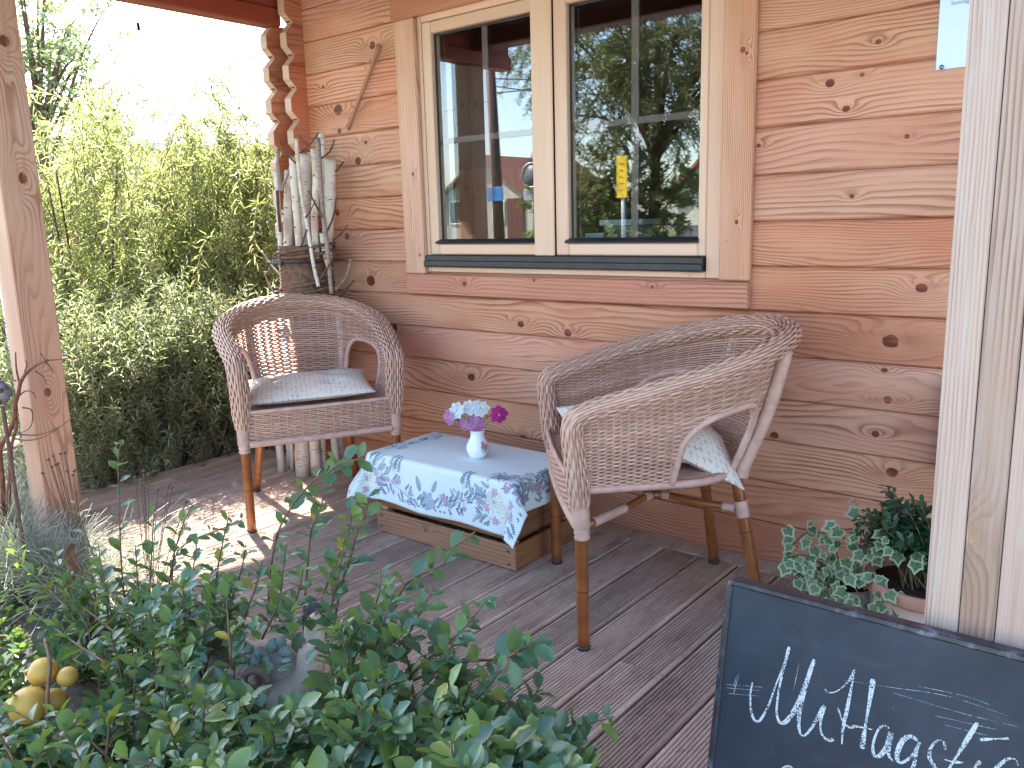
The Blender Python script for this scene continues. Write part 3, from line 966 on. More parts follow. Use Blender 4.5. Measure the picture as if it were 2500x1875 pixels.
# ---------------------------------------------------------------- cushions
def cushion_mat():
    N = NT('cushion_print')
    v = N.obj_coord(); s = N.sep(v)
    u2 = N.comb(s[0], s[1], 0.0)
    vo = N.n('ShaderNodeTexVoronoi', feature='F1'); N.l(u2, vo.inputs['Vector']); vo.inputs['Scale'].default_value = 58.0; vo.inputs['Randomness'].default_value = 0.35
    d = vo.outputs['Distance']
    pos = N.n('ShaderNodeVectorMath', operation='SUBTRACT'); sc = N.n('ShaderNodeVectorMath', operation='SCALE'); N.l(u2, sc.inputs[0]); sc.inputs['Scale'].default_value = 58.0
    N.l(sc.outputs[0], pos.inputs[0]); ps = N.n('ShaderNodeVectorMath', operation='SCALE'); N.l(vo.outputs['Position'], ps.inputs[0]); ps.inputs['Scale'].default_value = 58.0
    N.l(ps.outputs[0], pos.inputs[1]); q = N.sep(pos.outputs[0])
    ang = N.m2('ARCTAN2', q[1], q[0])
    star = N.m2('MULTIPLY_ADD', N.m2('COSINE', N.m2('MULTIPLY', ang, 4.0)), 0.13, 0.25)
    mk = N.m2('SUBTRACT', 1.0, N.smooth(N.m2('SUBTRACT', d, star), -0.06, 0.05))
    n = N.noise(v, 5.0, 3.0); n2 = N.noise(v, 900.0, 2.0)
    base = N.mix(n, (0.62, 0.54, 0.45), (0.72, 0.65, 0.56))
    c = N.mix(N.m2('MULTIPLY', mk, 0.72), base, (0.25, 0.235, 0.22))
    N.bsdf(c, 0.9, 0.15, n2, 0.25, 0.001)
    return N.m
M['cushion'] = cushion_mat()
def cushion(label, w, d, th, tufts, sag=None):
    mb = MB()
    n = 34
    def prof(u, v, top):
        x = u; y = v
        e = max(0.0, 1-abs(u)**3.0)**0.55*max(0.0, 1-abs(v)**3.0)**0.55
        h = th*(0.5*e if top else -0.42*e)
        if top:
            for tx, ty in tufts: h -= 0.42*th*math.exp(-((u-tx)**2+(v-ty)**2)/0.030)
            h += th*.05*math.sin(5*u+1.3)*math.sin(4.2*v+.4)*e
        pin = 1-0.055*(1-u*u)*abs(v)**3; pin2 = 1-0.055*(1-v*v)*abs(u)**3
        X = u*w/2*pin2; Y = v*d/2*pin; Z = h
        if sag: Z += sag(X, Y)
        return (X, Y, Z)
    mb.grid(lambda a, b: prof(2*a-1, 2*b-1, True), n, n)
    mb.grid(lambda a, b: prof(1-2*a, 2*b-1, False), n, n)
    o = obj('seat_cushion', mb, M['cushion'], None, True)
    tag(o, label, 'cushion', 'cream printed seat cushions')
    return o
cu = cushion('cream star-printed cushion lying flat on the chair by the birch bundle', .455, .42, .066, [(-.4, -.35), (.4, -.3), (-.35, .4), (.4, .4)])
a_ = chair.rotation_euler.z
cu.location = (cL_[0] + .014*math.sin(a_), cL_[1] - .014*math.cos(a_), .458)
cu.rotation_euler = (R_(2.0), R_(-1.5), a_ + R_(-7))
def sag2(x, y):
    r = max(0.0, (x + y) - 0.255)
    return -0.45*r + 0.02*max(0, -x-y-.1)
cu2 = cushion('cream printed cushion slumped in the chair below the window, corner out of its side opening', .43, .43, .09, [(-.3, -.35), (.35, .1)], sag2)
a_ = chair2.rotation_euler.z
cu2.location = (ctr[0] - .020, ctr[1] - .022, .476)
cu2.rotation_euler = (R_(-4), R_(3), a_)

# ---------------------------------------------------------------- crate, cloth, vase, flowers
M['crate'] = wood('crate_poplar', 'x', (0.32, 0.155, 0.08), (0.26, 0.118, 0.06), (0.15, 0.062, 0.032), F=70, warp=0.05, nknots=2, tone=0.25, wear=(0.30, 0.17, 0.10))
M['crate_y'] = wood('crate_poplar_side', 'y', (0.27, 0.125, 0.065), (0.22, 0.095, 0.048), (0.13, 0.055, 0.028), F=70, warp=0.05, nknots=1, tone=0.25, wear=(0.25, 0.14, 0.085))
M['nail'] = plain('rusty_nail', (0.05, 0.028, 0.02), .6, .4, .2, 50.)
CX0, CX1, CY0, CY1, CH = -2.117, -1.501, -0.527, -0.205, 0.285
crate = thing('wooden_crate', 'upturned wooden fruit crate serving as a low table under the floral cloth', 'crate', ((CX0+CX1)/2, (CY0+CY1)/2, 0))
cc = ((CX0+CX1)/2, (CY0+CY1)/2, 0)
def cpart(name, x0, x1, y0, y1, z0, z1, mat, b=.0015):
    c = ((x0+x1)/2-cc[0], (y0+y1)/2-cc[1], (z0+z1)/2)
    mb = MB(); mb.box(x0-cc[0], x1-cc[0], y0-cc[1], y1-cc[1], z0, z1, b)
    return obj(name, mb, mat, crate, origin=c)
sl_ = [(0.003, 0.081), (0.097, 0.175), (0.191, 0.269)]
for z0, z1 in sl_:
    for y0, y1 in ((CY0, CY0+.010), (CY1-.010, CY1)):
        o = cpart('slat', CX0, CX1, y0, y1, z0, z1, M['crate']); o['k1'] = (random.uniform(-.2, .2), .01, .006)
    for x0, x1 in ((CX0+.002, CX0+.014), (CX1-.014, CX1-.002)): cpart('slat', x0, x1, CY0+.0105, CY1-.0105, z0, z1, M['crate_y'])
for x0, x1 in ((CX0+.0145, CX0+.045), (CX1-.045, CX1-.0145)):
    for y0, y1 in ((CY0+.0105, CY0+.04), (CY1-.04, CY1-.0105)): cpart('corner_post', x0, x1, y0, y1, 0.001, 0.271, M['post'])
for i in range(5):
    y0 = CY0 + .002 + i*0.064
    cpart('top_slat', CX0, CX1, y0, y0+.059, .2715, .2815, M['crate'])
for x in (CX0+.018, CX0+.028, CX1-.028, CX1-.018):
    for z0, z1 in sl_:
        for f in (.22, .75):
            mb = MB(); mb.lathe([(.0034, 0), (.003, .0012), (.0, .0016)], 8, cap=False)
            o = obj('nail', mb, M['nail'], crate, True)
            o.location = (x-cc[0]+random.uniform(-.004, .004), CY0-cc[1]-.0002, z0+(z1-z0)*f); o.rotation_euler = (R_(90), 0, 0)

# cloth: a flat sheet (u along the front, w from back to front) laid over the crate and hanging down
CZ = 0.2845
EX0, EX1, EY0, EY1 = CX0-.004, CX1+.004, CY0-.004, CY1+.004
def lin(x): return x
CU0, CU1, CW0, CW1 = -2.222, -1.395, -0.742, -0.215        # extents of the sheet before it folds down
def over(c, lo, hi):
    """position past an edge -> (flat coordinate, drop)"""
    if c < lo: return lo, lo-c, -1
    if c > hi: return hi, c-hi, 1
    return c, 0.0, 0
def fold(dr, rad=.014):
    """arc over the edge: returns (out, down)"""
    L = rad*math.pi/2
    if dr < L:
        a = dr/rad
        return rad*math.sin(a), rad*(1-math.cos(a))
    return rad, rad+(dr-L)
def cloth_pt(u, w):
    x, dx, sx = over(u, EX0, EX1)
    y, dy, sy = over(w, EY0, EY1)
    ox, zx = fold(dx) if dx > 0 else (0, 0)
    oy, zy = fold(dy) if dy > 0 else (0, 0)
    # where both fold: the corner hangs free, pushed out
    if dx > 0 and dy > 0:      # the corner hangs as a soft cone
        d = math.hypot(dx, dy); o_, z_ = fold(d)
        ax, ay = dx/d, dy/d
        fl = .012 + .34*d*min(1.0, 4*ax*ay)
        k = min(1, d/.15)
        X = x + sx*ax*(o_ + fl*k*(1+.5*ax)); Y = y + sy*ay*(o_ + fl*k)
        Y -= ay*k*(.010*math.sin(9.5*u+1.0)+.005*math.sin(23*u))*.6
        return np.array([X, Y, max(CZ - z_*(1-.14*min(1.0, 4*ax*ay)), .02)])
    X = x + sx*ox; Y = y + sy*oy; Z = CZ - max(zx, zy)
    drop = max(dx, dy)
    if dy > 0:
        k = min(1, drop/.15)
        Y -= k*(.012 + .010*math.sin(9.5*u+1.0) + .005*math.sin(23*u))
        # lower hem is uneven
    if dx > 0:
        k = min(1, drop/.1)
        X += sx*k*(.012 + .006*math.sin(14*w))
    Z += .0012*math.sin(17*u+3*w)*math.sin(13*w) if drop == 0 else 0
    return np.array([X, Y, Z])
def sheet(a, b):
    u = CU0+(CU1-CU0)*a
    hem = -.694 - .010*math.sin(3.1*(u+1.9)) - .012*min(1, max(0, (-2.05-u)/.1))
    w = hem + (CW1-hem)*b
    return u, w
def cloth_mat():
    N = NT('white_linen')
    v = N.obj_coord(); s = N.sep(v)
    n = N.noise(N.comb(N.m2('MULTIPLY', s[0], 40.), N.m2('MULTIPLY', s[1], 500.), N.m2('MULTIPLY', s[2], 500.)), 1., 3.)
    n2 = N.noise(v, 9.0, 2.)
    c = N.mix(n2, (.68, .78, .78), (.73, .81, .81))
    b = N.bsdf(c, .85, .15, n, .12, .001)
    tr = N.n('ShaderNodeBsdfTranslucent'); tr.inputs[0].default_value = (.6, .68, .72, 1)
    mx = N.n('ShaderNodeMixShader'); mx.inputs[0].default_value = .12
    N.l(b.outputs[0], mx.inputs[1]); N.l(tr.outputs[0], mx.inputs[2]); N.l(mx.outputs[0], N.out.inputs[0])
    return N.m
M['linen'] = cloth_mat()
mb = MB(); mb.grid(lambda a, b: cloth_pt(*sheet(a, b)), 130, 90)
cloth = obj('tablecloth', mb, M['linen'], None, True)
so = cloth.modifiers.new('thickness', 'SOLIDIFY'); so.thickness = .0012; so.offset = 1.0
tag(cloth, 'white tablecloth with a printed border of wild flowers draped over the crate', 'tablecloth')
# printed flowers: thin coloured shapes that follow the folds
PR = {'line': MB(), 'grey': MB(), 'leaf': MB(), 'lilac': MB(), 'pink': MB(), 'cream': MB()}
def cl_n(u, w):
    e = .002
    a = cloth_pt(u+e, w)-cloth_pt(u-e, w); b = cloth_pt(u, w+e)-cloth_pt(u, w-e)
    return nrm(np.cross(a, b))
def on(u, w, h=.0014): return cloth_pt(u, w) + cl_n(u, w)*h
def inside(u, w):
    hem = -.694 - .010*math.sin(3.1*(u+1.9)) - .012*min(1, max(0, (-2.05-u)/.1))
    return CU0+.012 < u < CU1-.012 and hem+.016 < w < CW1-.006
def blob(kind, u, w, L, W, ang, h=.0018, n=7):
    if not inside(u+math.cos(ang)*L, w+math.sin(ang)*L) or not inside(u, w): return
    ca, sa = math.cos(ang), math.sin(ang)
    pts = []
    for i in range(n):
        a = 2*math.pi*i/n; x = L*.5*(1+math.cos(a)); y = W*.5*math.sin(a)*(1.15-.3*math.cos(a))
        pts.append(on(u+ca*x-sa*y, w+sa*x+ca*y, h))
    PR[kind].add(pts, [tuple(range(n))])
def stroke(kind, pts, wd, h=.0020):
    if not all(inside(*p_) for p_ in pts): return
    P = bez([(a, b, 0) for a, b in pts], 5)[:, :2]
    T = nrm(np.gradient(P, axis=0)); Nn = np.stack([-T[:, 1], T[:, 0]], 1)
    vs = []
    for p, q in zip(P, Nn): vs += [on(*(p+q*wd/2), h), on(*(p-q*wd/2), h)]
    PR[kind].add(vs, [(2*i, 2*i+1, 2*i+3, 2*i+2) for i in range(len(P)-1)])
def daisy(u, w, r):
    for i in range(13):
        a = 2*math.pi*i/13+random.uniform(-.08, .08)
        blob('cream', u+.2*r*math.cos(a), w+.2*r*math.sin(a), r*.85, r*.36, a, .0017)
        c, s = math.cos(a+.24), math.sin(a+.24)
        stroke('line', [(u+.22*r*c, w+.22*r*s), (u+.6*r*c, w+.6*r*s), (u+r*c, w+r*s)], .0009)
    blob('grey', u-.17*r, w, r*.34, r*.34, 0, .0024, 10); blob('leaf', u-.1*r, w, r*.2, r*.2, 0, .0028, 8)
def spray(u, w, L, ang, kind='line', n=12):
    c, s = math.cos(ang), math.sin(ang)
    stroke('line', [(u, w), (u+c*L*.5-s*.006, w+s*L*.5+c*.006), (u+c*L, w+s*L)], .0012)
    for i in range(n):
        f = (i+1)/n; sd = 1 if i % 2 else -1
        a = ang+sd*.8
        d = .010*(1.15-f*.7)
        blob(kind, u+c*L*f+math.cos(a)*d, w+s*L*f+math.sin(a)*d, .0085, .0052, a)
        if n > 9: blob(kind, u+c*L*f+math.cos(a)*d*1.9, w+s*L*f+math.sin(a)*d*1.9, .007, .0045, a)
def leafy(u, w, L, ang):
    blob('leaf', u, w, L, L*.34, ang); c, s = math.cos(ang), math.sin(ang)
    stroke('line', [(u, w), (u+c*L*.5, w+s*L*.5), (u+c*L*.95, w+s*L*.95)], .0009)
def bell(u, w, ang):
    blob('lilac', u, w, .017, .013, ang, .0019); blob('grey', u, w, .006, .005, ang, .0023)
    c, s = math.cos(ang), math.sin(ang); stroke('line', [(u-.012*c, w-.012*s), (u-.004*c, w-.004*s), (u+.014*c, w+.014*s)], .001)
rr = random.Random(3)
def cluster(u, w, r=.022):
    """small knot of leaves, sprays and blossoms"""
    for i in range(2):
        a = rr.uniform(0, 6.28); x, y = u+rr.uniform(0, r)*math.cos(a), w+rr.uniform(0, r)*math.sin(a)
        k = rr.randrange(4)
        if k == 0: spray(x, y, .030, a, 'line', 8)
        elif k == 1: leafy(x, y, .026, a)
        elif k == 2:
            for j in range(5): blob('lilac' if rr.random() < .5 else 'pink', x, y, .011, .008, a+j*1.26)
        else: spray(x, y, .028, a, 'grey', 8)
def bouquet(u, w, r=.036):
    daisy(u-.032, w+.016, r); daisy(u+.026, w-.014, r)
    for i in range(26):
        a = 2*math.pi*i/26 + rr.uniform(-.2, .2); d = rr.uniform(.052, .088)
        x, y = u+d*math.cos(a), w+d*math.sin(a)*.95
        k = i % 4
        if k == 0: spray(x, y, .045, a, 'line', 11)
        elif k == 1:
            for j in range(5): blob('pink', x, y, .016, .010, a+j*1.26)
            blob('lilac', x, y, .006, .006, 0, .0024); leafy(x, y, .022, a+2)
        elif k == 2: leafy(x, y, .036, a+.3); leafy(x, y, .03, a-.5)
        else: spray(x, y, .045, a+.2, 'grey', 12)
bouquet(-2.150, -.615); bouquet(-1.525, -.620)
daisy_u = -1.83
for u0, sgn in ((-2.06, 1), (-1.61, -1)):
    stroke('leaf', [(u0, -.600), (u0+.05*sgn, -.617), (u0+.11*sgn, -.64), (u0+.19*sgn, -.665)], .0026)
    for i in range(7):
        x = u0+sgn*(.01+.030*i); y = -.604-.011*i
        if i % 2: bell(x, y+.018, 1.9 if sgn > 0 else 1.2)
        else: bell(x, y-.018, -1.6)
        spray(x, y, .034, -1.2*sgn if i % 2 else 1.0, 'line', 9); cluster(x, y, .018)
    spray(u0+.065*sgn, -.585, .066, 1.5, 'line', 13)
    spray(u0+.075*sgn, -.590, .05, 1.3, 'line', 11)
    leafy(u0-.01*sgn, -.59, .05, .6 if sgn > 0 else 2.5); leafy(u0+.03*sgn, -.60, .045, .9 if sgn > 0 else 2.2)
for i in range(6):
    a = i*1.05; blob('grey', daisy_u+.006*math.cos(a), -.648+.006*math.sin(a), .026, .020, a)
    c, s = math.cos(a), math.sin(a); stroke('line', [(daisy_u, -.648), (daisy_u+.014*c, -.648+.014*s), (daisy_u+.032*c, -.648+.032*s)], .0013)
for j in range(5): blob('pink', daisy_u+.062, -.630, .016, .012, j*1.26)
leafy(daisy_u-.03, -.625, .055, 2.0); leafy(daisy_u+.02, -.620, .045, 1.2); leafy(daisy_u+.005, -.675, .04, -.9); leafy(daisy_u-.02, -.67, .04, -2.2)
for i in range(7): spray(daisy_u+(-.13+.028*i), -.660+.008*math.sin(i), .036, -1.2+.3*(i % 3), 'line', 8)
# the back corners and the side band
for u, w in ((-2.06, -.235), (-2.08, -.30), (-2.09, -.38), (-2.085, -.45)):
    for i in range(4): spray(u+rr.uniform(-.02, .02), w+rr.uniform(-.02, .02), .035, rr.uniform(0, 6), 'grey', 8)
    leafy(u, w, .03, rr.uniform(0, 6)); cluster(u, w)
for i in range(12):
    w = -.54+.03*i; u = -1.455+.012*math.sin(i*2)
    spray(u, w, .035, rr.uniform(0, 6), 'line', 10); leafy(u+.01, w, .03, rr.uniform(0, 6)); cluster(u, w); cluster(u+.02, w+.01)
    bell(u-.012, w+.01, -.3)
    if i % 3 == 0:
        for j in range(5): blob('pink', u, w, .016, .011, j*1.26)
for i in range(7):
    spray(-1.60+.018*i, -.520+.012*i, .03, rr.uniform(0, 3), 'grey', 9); leafy(-1.59+.02*i, -.53+.01*i, .03, rr.uniform(0, 3)); cluster(-1.56+.014*i, -.515+.008*i, .014)
pc = {'line': (.15, .20, .27), 'grey': (.36, .43, .50), 'leaf': (.32, .42, .44), 'lilac': (.42, .38, .52), 'pink': (.56, .36, .48), 'cream': (.70, .70, .62)}
for k_, m_ in PR.items():
    o = obj('floral_print', m_, plain('print_'+k_, pc[k_], .9, .1, .1, 30.), cloth); o['kind'] = 'stuff'

# vase
M['porcelain'] = plain('white_porcelain', (.78, .82, .84), .12, .5, .02, 10., coat=.3)
vx, vy = -1.762, -0.385
vase = thing('vase', 'small white porcelain vase with painted blossoms holding cosmos flowers', 'vase', (vx, vy, CZ+.0015))
mb = MB()
mb.lathe([(.0, .002), (.020, .0), (.026, .003), (.033, .014), (.0385, .028), (.0375, .042), (.031, .056), (.0245, .068), (.0222, .080), (.0235, .089), (.026, .094),
          (.0245, .094), (.0215, .088), (.0205, .080), (.022, .068), (.028, .054), (.033, .040), (.030, .02), (.0, .012)], 36, cap=False)
obj('body', mb, M['porcelain'], vase, True)
mb = MB()
def vr(z): return np.interp(z, [.003, .014, .028, .042, .056, .068, .08], [.026, .033, .0385, .0375, .031, .0245, .0222])
def decal(mb, th, z, L, W, ang):
    pts = []
    for i in range(8):
        a = 2*math.pi*i/8; x = L*.5*math.cos(a)*math.cos(ang)-W*.5*math.sin(a)*math.sin(ang); y = L*.5*math.cos(a)*math.sin(ang)+W*.5*math.sin(a)*math.cos(ang)
        zz = z+y; r = vr(zz)+.0006; t = th+x/r
        pts.append((r*math.cos(t), r*math.sin(t), zz))
    mb.add(pts, [tuple(range(8))])
db = MB(); dl = MB(); dp = MB()
for th, z in ((-.25, .046), (-.12, .038), (-.3, .054), (.05, .045)):
    for j in range(5): decal(dp, th+.10*math.cos(j*1.26), z+.004*math.sin(j*1.26), .008, .006, j*1.26)
    decal(dl, th-.18, z-.010, .012, .005, .8); decal(dl, th+.12, z-.014, .011, .004, 2.0)
    decal(db, th, z, .004, .004, 0)
obj('painted_blossom', dp, plain('painted_rose', (.50, .22, .24), .2, .5, .1, 40.), vase)
obj('painted_leaf', dl, plain('painted_leaf_green', (.16, .22, .20), .2, .5, .1, 40.), vase)
# cosmos
pet_m = {'white': leafmat('cosmos_white', [(0, (.74, .80, .82)), (1, (.80, .84, .85))], .6, .3, .2, (.7, .76, .78)),
         'pink': leafmat('cosmos_pink', [(0, (.50, .20, .44)), (1, (.58, .28, .52))], .6, .3, .2, (.55, .25, .5)),
         'magenta': leafmat('cosmos_magenta', [(0, (.42, .02, .22)), (1, (.50, .035, .28))], .6, .25, .2, (.5, .03, .28))}
stem_m = plain('flower_stem', (.12, .17, .05), .6, .3, .2, 30.)
yel_m = plain('flower_disc', (.55, .30, .04), .8, .2, .3, 90., .4)
oli_m = plain('green_calyx', (.17, .16, .05), .8, .2, .3, 60.)
def petal_mesh(mat):
    mb = MB()
    def F(a, b):
        x = .003+.023*b; w = .0098*(math.sin(math.pi*min(1, .12+.80*b))**.75)*(1.0 if b < .9 else .95)
        y = (a-.5)*2*w; nt = .0018*math.cos(6*(a-.5)*math.pi)*(b > .85)
        return (x+nt, y, .004*b*b*0+.0035*math.cos((a-.5)*math.pi)*(1-b)+.0012*math.sin(a*9)-.003*b*b)
    mb.grid(F, 6, 6)
    me = bpy.data.meshes.new('petal'); me.from_pydata(mb.v, [], mb.f); finish_mesh(me, mat, True)
    return me
PET = {k_: petal_mesh(m_) for k_, m_ in pet_m.items()}
def cosmos(label, col, pos, face, size=1.0, cup=10, npet=8, grp='cosmos flowers in the vase'):
    pos = Vector(pos); f = Vector(face).normalized()
    o = thing('cosmos_flower', label, 'flower', pos, 0, grp)
    o.rotation_euler = f.to_track_quat('Z', 'Y').to_euler()
    for i in range(npet):
        p = bpy.data.objects.new('petal', PET[col]); link(p, o)
        p.rotation_euler = Euler((R_(random.uniform(-12, 12)), R_(-cup+random.uniform(-12, 12)), 2*math.pi*i/npet+random.uniform(-.12, .12)), 'XYZ')
        p.scale = (1.14*size*random.uniform(.92, 1.06),)*3
    mb = MB(); mb.ellipsoid((0, 0, .001), (.0056*size, .0056*size, .0035*size), 10, 6)
    obj('flower_centre', mb, yel_m, o, True)
    mb = MB(); mb.ellipsoid((0, 0, -.004), (.005, .005, .004), 8, 6); obj('calyx', mb, oli_m, o, True)
    inv = o.matrix_basis.inverted()
    base = Vector((vx+random.uniform(-.008, .008), vy+random.uniform(-.008, .008), CZ+.03))
    neck = Vector((vx+(pos.x-vx)*.22, vy+(pos.y-vy)*.22, CZ+.094))
    P = [inv @ Vector(q) for q in bez([tuple(base), tuple(neck), tuple((neck+pos)/2 + Vector((0, 0, .008))), tuple(pos - f*.005)], 5)]
    mb = MB(); mb.tube(P, .0011, 6); obj('stem', mb, stem_m, o, True)
    return o
tc = Vector(CAM_LOC)
def facing(pos, dx, dz):   # roughly to the viewer's side of the table, turned by dx, dz
    return (Vector((.63, -.78, 0))+Vector((.78, .63, 0))*dx+Vector((0, 0, dz)))
V0 = np.array([-1.746, -.3996, .3])
cosmos('white cosmos flower, leftmost of the white ones', 'white', (-1.797, -.440, .449), facing(0, -.75, .55), 1.0, 14)
cosmos('white cosmos flower in the middle of the top of the posy', 'white', (-1.768, -.412, .456), facing(0, .1, .75), .98, 16)
cosmos('white cosmos flower at the right of the white ones', 'white', (-1.738, -.392, .456), facing(0, .35, .6), 1.0, 12)
cosmos('deep magenta cosmos flower with yellow eye standing off to the right', 'magenta', (-1.691, -.356, .434), facing(0, .25, .22), 1.02, 4)
cosmos('pink cosmos flower hanging out at the far left of the posy', 'pink', (-1.820, -.458, .428), facing(0, -1.5, .05), .95, 6)
cosmos('pink cosmos flower low at the left over the vase rim', 'pink', (-1.786, -.430, .402), facing(0, -.7, -.35), .85, -4)
cosmos('pink cosmos flower in front, drooping over the vase rim', 'pink', (-1.744, -.408, .402), facing(0, .25, -.25), 1.0, 2)
cosmos('pink cosmos flower just under the white ones', 'pink', (-1.753, -.404, .424), facing(0, -.1, .45), 1.0, 10)
for i, (a, b, z) in enumerate(((-1.733, -.392, .445), (-1.765, -.418, .418), (-1.722, -.380, .428), (-1.800, -.440, .420))):
    o = thing('flower_bud', ['round olive bud beside the right white cosmos', 'round olive bud among the pink cosmos', 'small olive bud below the magenta cosmos', 'small olive bud beside the far left pink cosmos'][i], 'bud', (a, b, z), 0, 'buds in the vase')
    mb = MB(); mb.ellipsoid((0, 0, 0), (.0062, .0062, .006), 10, 7); obj('bud', mb, oli_m, o, True)
    mb = MB(); mb.tube(bez([(vx-a, vy-b, CZ+.05-z), ((vx-a)*.4, (vy-b)*.4, (CZ+.1-z)*.5), (0, 0, -.004)], 5), .001, 6); obj('stem', mb, stem_m, o, True)
# ---------------------------------------------------------------- birch bundle
def bark_mat():
    N = NT('birch_bark')
    s = N.sep(N.obj_coord()); rnd = N.rand()
    z = N.m2('MULTIPLY_ADD', rnd, 9.0, s[2])
    n1 = N.noise(N.comb(N.m2('MULTIPLY', s[0], 28.), N.m2('MULTIPLY', s[1], 28.), N.m2('MULTIPLY', z, 150.)), 1., 3., .55)
    n2 = N.noise(N.comb(s[0], s[1], z), 14., 4., .6)
    n3 = N.noise(N.comb(N.m2('MULTIPLY', s[0], 16.), N.m2('MULTIPLY', s[1], 16.), N.m2('MULTIPLY', z, 10.)), 1., 2.)
    c = N.mix(n2, (.52, .44, .36), (.72, .65, .57))
    c = N.mix(N.m2('MULTIPLY', N.smooth(n3, .50, .62), .65), c, (.50, .32, .22))
    c = N.mix(N.smooth(n1, .60, .68), c, (.16, .11, .09))
    N.bsdf(c, .6, .3, n1, .3, .002)
    return N.m
M['bark'] = bark_mat()
M['bark_grey'] = plain('grey_birch_bark', (.26, .19, .16), .7, .3, .3, 25., .3, stretch=(1, 1, 6))
M['twig'] = plain('dark_twig', (.10, .055, .042), .7, .3, .3, 30.)
M['cut'] = plain('cut_birch', (.46, .33, .22), .8, .2, .25, 60.)
M['scar'] = plain('branch_scar', (.20, .11, .08), .8, .2, .4, 90.)
M['jute'] = plain('jute_rope', (.15, .085, .06), .95, .1, .35, 60., .5)
bx, by = -2.885, -0.175
birch = thing('birch_bundle', 'tall bundle of white birch sticks tied round a rope-wound core in the corner', 'birch bundle', (bx, by, 0))
def zb(a, b, y): 
    p = aty(620+a*.2892, 280+b*.2893, y); return (p[0]-bx, p[1]-by, p[2])
def stick(pts, r, y, mat='bark', name='birch_stick', taper=.9):
    P = bez([zb(a, b, y) for a, b in pts], 6)
    m = len(P); rr = np.array([r*(1+(taper-1)*i/(m-1))*(1+.05*math.sin(i*1.9+pts[0][0])) for i in range(m)])
    mb = MB(); mb.tube(P[::-1], rr[::-1], 12)
    c = tuple(P[m//2])
    o = obj(name, mb, M[mat], birch, True, origin=c)
    # scars of cut side branches
    if mat == 'bark' and r > .008:
        sc = MB()
        for q in range(2 if r > .012 else 1):
            i = random.randrange(2, m-2); a = random.uniform(-1.2, .6)
            d = np.array([math.sin(a)*.6+.4, -math.cos(a), 0]); d = nrm(d)
            p = P[i]+d*rr[i]*.84
            sc.ellipsoid(p, (random.uniform(.004, .007), .005, random.uniform(.004, .008)), 8, 6)
        oo = obj('branch_scar', sc, M['scar'], o, True); oo['kind'] = 'stuff'; oo.location = (-c[0], -c[1], -c[2])
    cap = MB(); d = nrm(P[0]-P[1]); cap.tube([P[0]+d*.0006, P[0]+d*.0012], rr[0]*.93, 12)
    if mat == 'bark':
        oo = obj('cut_face', cap, M['cut'], o); oo.location = (-c[0], -c[1], -c[2])
    return o
K = .00047
D = .10
for pts, r, y, mat in [
    ([(185, 470), (205, 760), (218, 1000), (245, 1480)], 24, -.30, 'bark'),
    ([(203, 290), (207, 430), (225, 560), (232, 640)], 15, -.295, 'bark_grey'),
    ([(322, 350), (300, 470), (250, 590), (238, 640)], 12, -.305, 'bark_grey'),
    ([(300, 470), (290, 800), (290, 1215)], 44, -.25, 'bark'),
    ([(330, 370), (345, 620), (372, 950), (395, 1300)], 36, -.295, 'bark'),
    ([(358, 205), (372, 400), (402, 680), (445, 900), (500, 1250), (545, 1450)], 17, -.335, 'bark'),
    ([(440, 335), (438, 700), (430, 1210)], 54, -.19, 'bark'),
    ([(510, 290), (527, 560), (512, 860), (528, 1210)], 33, -.285, 'bark'),
    ([(572, 155), (580, 450), (585, 800)], 30, -.17, 'bark'),
    ([(540, 200), (560, 520), (585, 850), (622, 1140), (655, 1510)], 20, -.32, 'bark_grey'),
    ([(645, 380), (642, 700), (625, 1000), (605, 1310)], 52, -.215, 'bark'),
    ([(575, 1000), (600, 1160), (640, 1310)], 26, -.27, 'bark'),
    ([(480, 320), (470, 700), (475, 1210)], 34, -.16, 'bark'),
    ([(195, 640), (205, 800), (222, 990)], 13, -.31, 'twig')]:
    stick(pts, r*K, y+D, mat, 'birch_stick' if mat != 'twig' else 'twig')
for pts, r, y in [([(215, 215), (270, 320), (350, 410)], 6, -.31), ([(545, 150), (480, 240), (390, 320)], 7, -.32), ([(680, 210), (640, 310), (560, 375)], 8, -.30),
                  ([(755, 400), (720, 440), (690, 480)], 9, -.24), ([(460, 645), (500, 720), (575, 865)], 8, -.34), ([(520, 720), (480, 800), (435, 870)], 6, -.345),
                  ([(695, 700), (670, 860), (615, 990)], 8, -.26), ([(790, 930), (740, 1000), (665, 1060)], 6, -.22), ([(65, 1150), (130, 1250), (215, 1350)], 9, -.30),
                  ([(85, 1320), (120, 1420), (180, 1520)], 9, -.24), ([(445, 970), (390, 1120), (270, 1230)], 10, -.345), ([(340, 1140), (400, 1210), (470, 1280)], 8, -.35),
                  ([(685, 1165), (640, 1260), (560, 1390)], 8, -.33), ([(815, 1220), (780, 1360), (690, 1480)], 11, -.26), ([(845, 1400), (790, 1460), (725, 1530)], 9, -.24),
                  ([(420, 1360), (470, 1430), (520, 1510)], 8, -.34), ([(375, 165), (410, 210), (450, 255)], 5, -.18)]:
    P = bez([zb(a, b, y+D) for a, b in pts], 6); mb = MB(); mb.tube(P, np.linspace(r*.8, r*1.15, len(P))*K, 7)
    obj('twig', mb, M['twig'] if pts[0][0] not in (65, 85, 815) else M['bark_grey'], birch, True)
mb = MB()
cpath = [(0.005, 0.01, z) for z in np.linspace(.42, .97, 8)]
wrapped(mb, cpath, .112, .014, 28, .07)
obj('rope_core', mb, M['jute'], birch, True)
mb = MB()
